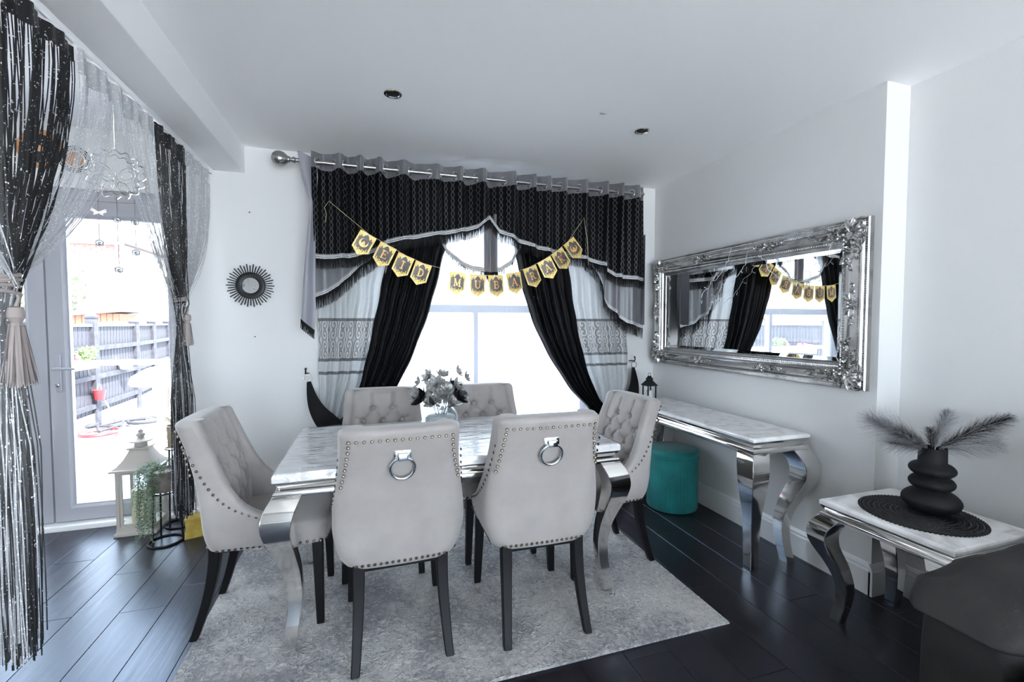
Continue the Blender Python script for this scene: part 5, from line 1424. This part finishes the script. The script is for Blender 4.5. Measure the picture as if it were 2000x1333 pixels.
# fence bays: posts, boards, rails, gravel board, capping
PY = [3.62, 4.80, 6.15, 7.49, 8.83, 9.86, 11.2]
FX = [-3.42, -3.46, -3.50, -3.56, -3.64, -3.80, -4.05]
nm = ['nearest the house', 'second from the house', 'behind the bicycle', 'in the middle of the door view', 'fourth along the garden', 'far along the garden', 'farthest']
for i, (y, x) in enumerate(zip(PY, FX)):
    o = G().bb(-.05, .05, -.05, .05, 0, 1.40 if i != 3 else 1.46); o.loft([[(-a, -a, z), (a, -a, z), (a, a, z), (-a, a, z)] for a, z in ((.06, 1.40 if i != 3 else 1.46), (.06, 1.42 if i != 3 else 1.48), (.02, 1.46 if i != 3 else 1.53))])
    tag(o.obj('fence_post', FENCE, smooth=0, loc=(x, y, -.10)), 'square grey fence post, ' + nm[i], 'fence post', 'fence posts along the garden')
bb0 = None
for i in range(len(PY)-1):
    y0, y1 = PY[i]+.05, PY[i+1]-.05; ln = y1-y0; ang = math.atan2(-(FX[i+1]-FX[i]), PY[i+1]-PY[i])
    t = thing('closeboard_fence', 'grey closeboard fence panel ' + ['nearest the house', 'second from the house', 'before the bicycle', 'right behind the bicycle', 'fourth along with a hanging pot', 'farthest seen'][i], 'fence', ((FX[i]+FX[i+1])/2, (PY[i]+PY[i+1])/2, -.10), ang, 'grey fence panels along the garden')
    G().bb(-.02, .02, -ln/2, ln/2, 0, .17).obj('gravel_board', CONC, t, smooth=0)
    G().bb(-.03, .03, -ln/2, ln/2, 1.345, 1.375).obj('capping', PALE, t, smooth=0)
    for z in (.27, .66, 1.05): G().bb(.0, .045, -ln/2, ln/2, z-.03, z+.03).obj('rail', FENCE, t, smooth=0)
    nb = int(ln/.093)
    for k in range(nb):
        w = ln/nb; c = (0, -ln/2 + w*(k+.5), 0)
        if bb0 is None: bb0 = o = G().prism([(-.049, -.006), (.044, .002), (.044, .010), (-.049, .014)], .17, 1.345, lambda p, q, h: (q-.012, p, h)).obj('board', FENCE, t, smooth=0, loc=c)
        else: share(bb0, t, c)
# brick house beyond the garden
hs = thing('brick_house', 'red brick house beyond the garden fence', 'house', (-6.9, 14.2, -.1))
G().bb(-1.3, .80, 0, 3, 0, 3.5).obj('wall', MORT, hs, smooth=0)
rr_ = G()
for r_ in range(47):
    for c_ in range(9):
        x0 = -1.25 + .225*c_ + (.11 if r_ % 2 else 0)
        rr_.bb(x0, min(x0+.213, .80), -.012, .01, .02+.0745*r_, .085+.0745*r_)
rr_.obj('brickwork', BRICK, hs, smooth=0, kind='stuff')
G().prism([(-1.5, 3.42), (.98, 3.42), (.98, 3.50), (-.2, 4.4), (-1.5, 4.4)], -.25, 3.2, lambda p, q, h: (p, h, q)).obj('roof', ROOF, hs, smooth=0)
G().bb(-1.5, 1.0, -.32, -.25, 3.36, 3.44).obj('gutter', TARM, hs, smooth=0); G().tube([(.76, -.06, .0), (.76, -.06, 3.4)], .04, 8).obj('drainpipe', TARM, hs)
shd = thing('garden_shed', 'small red cedar shed behind the fence', 'shed', (-4.42, 9.4, -.1), .1)
CEDAR = mat('red_cedar', (.42, .14, .08), .7)
G().bb(-.33, .33, 0, .8, 0, 1.55).obj('wall', CEDAR, shd, smooth=0)
for k in range(8): G().bb(-.33+.0825*k, -.255+.0825*k, -.012, 0, 0, 1.55).obj('board', CEDAR, shd, smooth=0)
G().prism([(-.40, 1.50), (.40, 1.58), (.40, 1.63), (-.40, 1.55)], -.1, .9, lambda p, q, h: (p, h, q)).obj('roof', ROOF, shd, smooth=0)
# white covered table and things in the yard
WT = mat('white_tarpaulin', (.85, .85, .86), .5)
t = thing('covered_table', 'white tarpaulin covered garden table seen at the right of the door glass', 'table', (-2.02, 6.25, -.1))
G().loft([[((.52*s)*math.copysign(abs(math.cos(2*PI*j/32))**.5, math.cos(2*PI*j/32)), (.45*s)*math.copysign(abs(math.sin(2*PI*j/32))**.5, math.sin(2*PI*j/32)), z) for j in range(32)] for z, s in ((.70, 1.0), (.73, 1.03), (.80, .98), (.88, .75), (.93, .4))]).obj('tarpaulin', WT, t, smooth=60)
STONE = mat('rough_stone', (.22, .18, .15), .9, noise=((.38, .32, .27), 8, 4, .35, .7), bump=(14, 1.0, 3))
G().loft([[(.36*s*math.cos(2*PI*j/20), .34*s*math.sin(2*PI*j/20), z) for j in range(20)] for z, s in ((0, 1.05), (.3, .95), (.5, 1.0), (.70, 1.08))]).obj('stone_base', STONE, t, smooth=60)
rl = thing('garden_rail', 'white horizontal rail seen across the door glass outside', 'rail', (-2.2, 5.45, -.1), math.radians(-2.5))
G().tube([(-1.0, 0, 1.0), (1.5, 0, 1.0)], .028, 10).obj('rail', WT, rl)
for x in (-.98, 1.48): G().tube([(x, 0, 0), (x, 0, 1.0)], .028, 10).obj('post', WT, rl)
# bicycle lying on the ground
RED = mat('red_bike_paint', (.62, .03, .04), .35)
TYRE = mat('tyre_rubber', (.03, .03, .04), .8)
bk = thing('bicycle', 'small red and black bicycle lying on the tarmac', 'bicycle', (-3.06, 7.08, -.10), 1.25)
for x, m in ((-.36, RED), (.34, TYRE)):
    w = torus((x, 0, .05), .19, .020, 36, 8, 'z').obj('tyre', TYRE if m is TYRE else RED, bk)
    g = G()
    for k in range(10):
        a = 2*PI*k/10; g.tube([(x, 0, .05), (x+.18*math.cos(a), .18*math.sin(a), .05)], .002, 4)
    g.obj('spokes', PEWTER, w, kind='stuff'); torus((x, 0, .05), .172, .008, 30, 6, 'z').obj('rim', PEWTER, w)
for a, b in (((-.36, 0), (-.06, .02)), ((-.06, .02), (.22, .20)), ((-.06, .02), (-.12, .26)), ((-.12, .26), (.22, .22)), ((-.36, 0), (-.12, .24)), ((.22, .28), (.34, 0))):
    G().tube([(a[0], a[1], .06), (b[0], b[1], .07)], .016, 8).obj('frame_tube', TYRE, bk)
G().tube([(.12, .36, .36), (.20, .32, .14), (.20, .31, .08), (.20, .32, .02)], .012, 8).obj('handlebar', PEWTER, bk); G().ball((-.13, .31, .08), .07, 10, 6, (1.2, .7, .5)).obj('saddle', TYRE, bk)
t = thing('hanging_pot', 'red pot hanging on the fence post', 'plant pot', (-3.47, 7.42, .26)); G().lathe([(.0, 0), (.05, 0), (.07, .13), (.065, .13), (0, .12)], 18).obj('pot', RED, t); torus((0, 0, .15), .05, .004, 18, 5, 'x').obj('handle', PEWTER, t)
t = thing('wall_planter', 'white pot hanging on the middle fence panel', 'plant pot', (-3.50, 8.2, .60)); G().lathe([(.0, 0), (.07, 0), (.10, .14), (.095, .14), (0, .13)], 18).obj('pot', WT, t)
FL = mat('pink_red_petal', (.65, .06, .10), .5)
t = thing('flower_box', 'flower box with pink blooms on the fence near the door view edge', 'planter', (-3.42, 6.75, .76)); G().bb(-.06, .06, -.45, .45, -.05, .04).obj('trough', CONC, t, smooth=0, bevel=.01)
rnd = random.Random(9)
for k in range(14): G().ball((rnd.uniform(-.04, .06), rnd.uniform(-.4, .15), .07+rnd.uniform(0, .05)), .038, 7, 5).obj('flower', FL, t)
g = G()
for k in range(160):
    p = Vector((rnd.uniform(-.05, .06), rnd.uniform(.18, .46), rnd.uniform(.03, .20))); d = Vector((rnd.uniform(-1, 1), rnd.uniform(-1, 1), rnd.uniform(0, 1))).normalized(); g.ribbon(p, p+d*.05, .03, d.orthogonal())
g.obj('foliage', LEAF2, t, smooth=0, kind='stuff')
for nmx, x, y, h, w, lab in (('garden_tree', -5.6, 10.6, 2.2, .5, 'pale thin tree beyond the fence at the left of the door glass'), ('garden_shrub', -2.2, 11.5, 1.9, 1.1, 'pale leafy shrub at the end of the garden')):
    t = thing(nmx, lab, 'tree' if 'tree' in nmx else 'shrub', (x, y, -.1)); G().tube([(0, 0, 0), (.03, 0, h*.5), (0, .05, h)], [.05, .04, .02], 8).obj('trunk', PALE, t)
    g = G()
    for k in range(1500):
        a = rnd.uniform(0, 6.28); q = w*rnd.random()**.5; p = Vector((q*math.cos(a), q*math.sin(a), h*.45 + h*.65*rnd.random())); d = Vector((rnd.uniform(-1, 1), rnd.uniform(-1, 1), rnd.uniform(-1, 1))).normalized(); g.ribbon(p, p+d*.09, .06, d.orthogonal())
    g.obj('leaves', GRASS, t, smooth=0, kind='stuff')
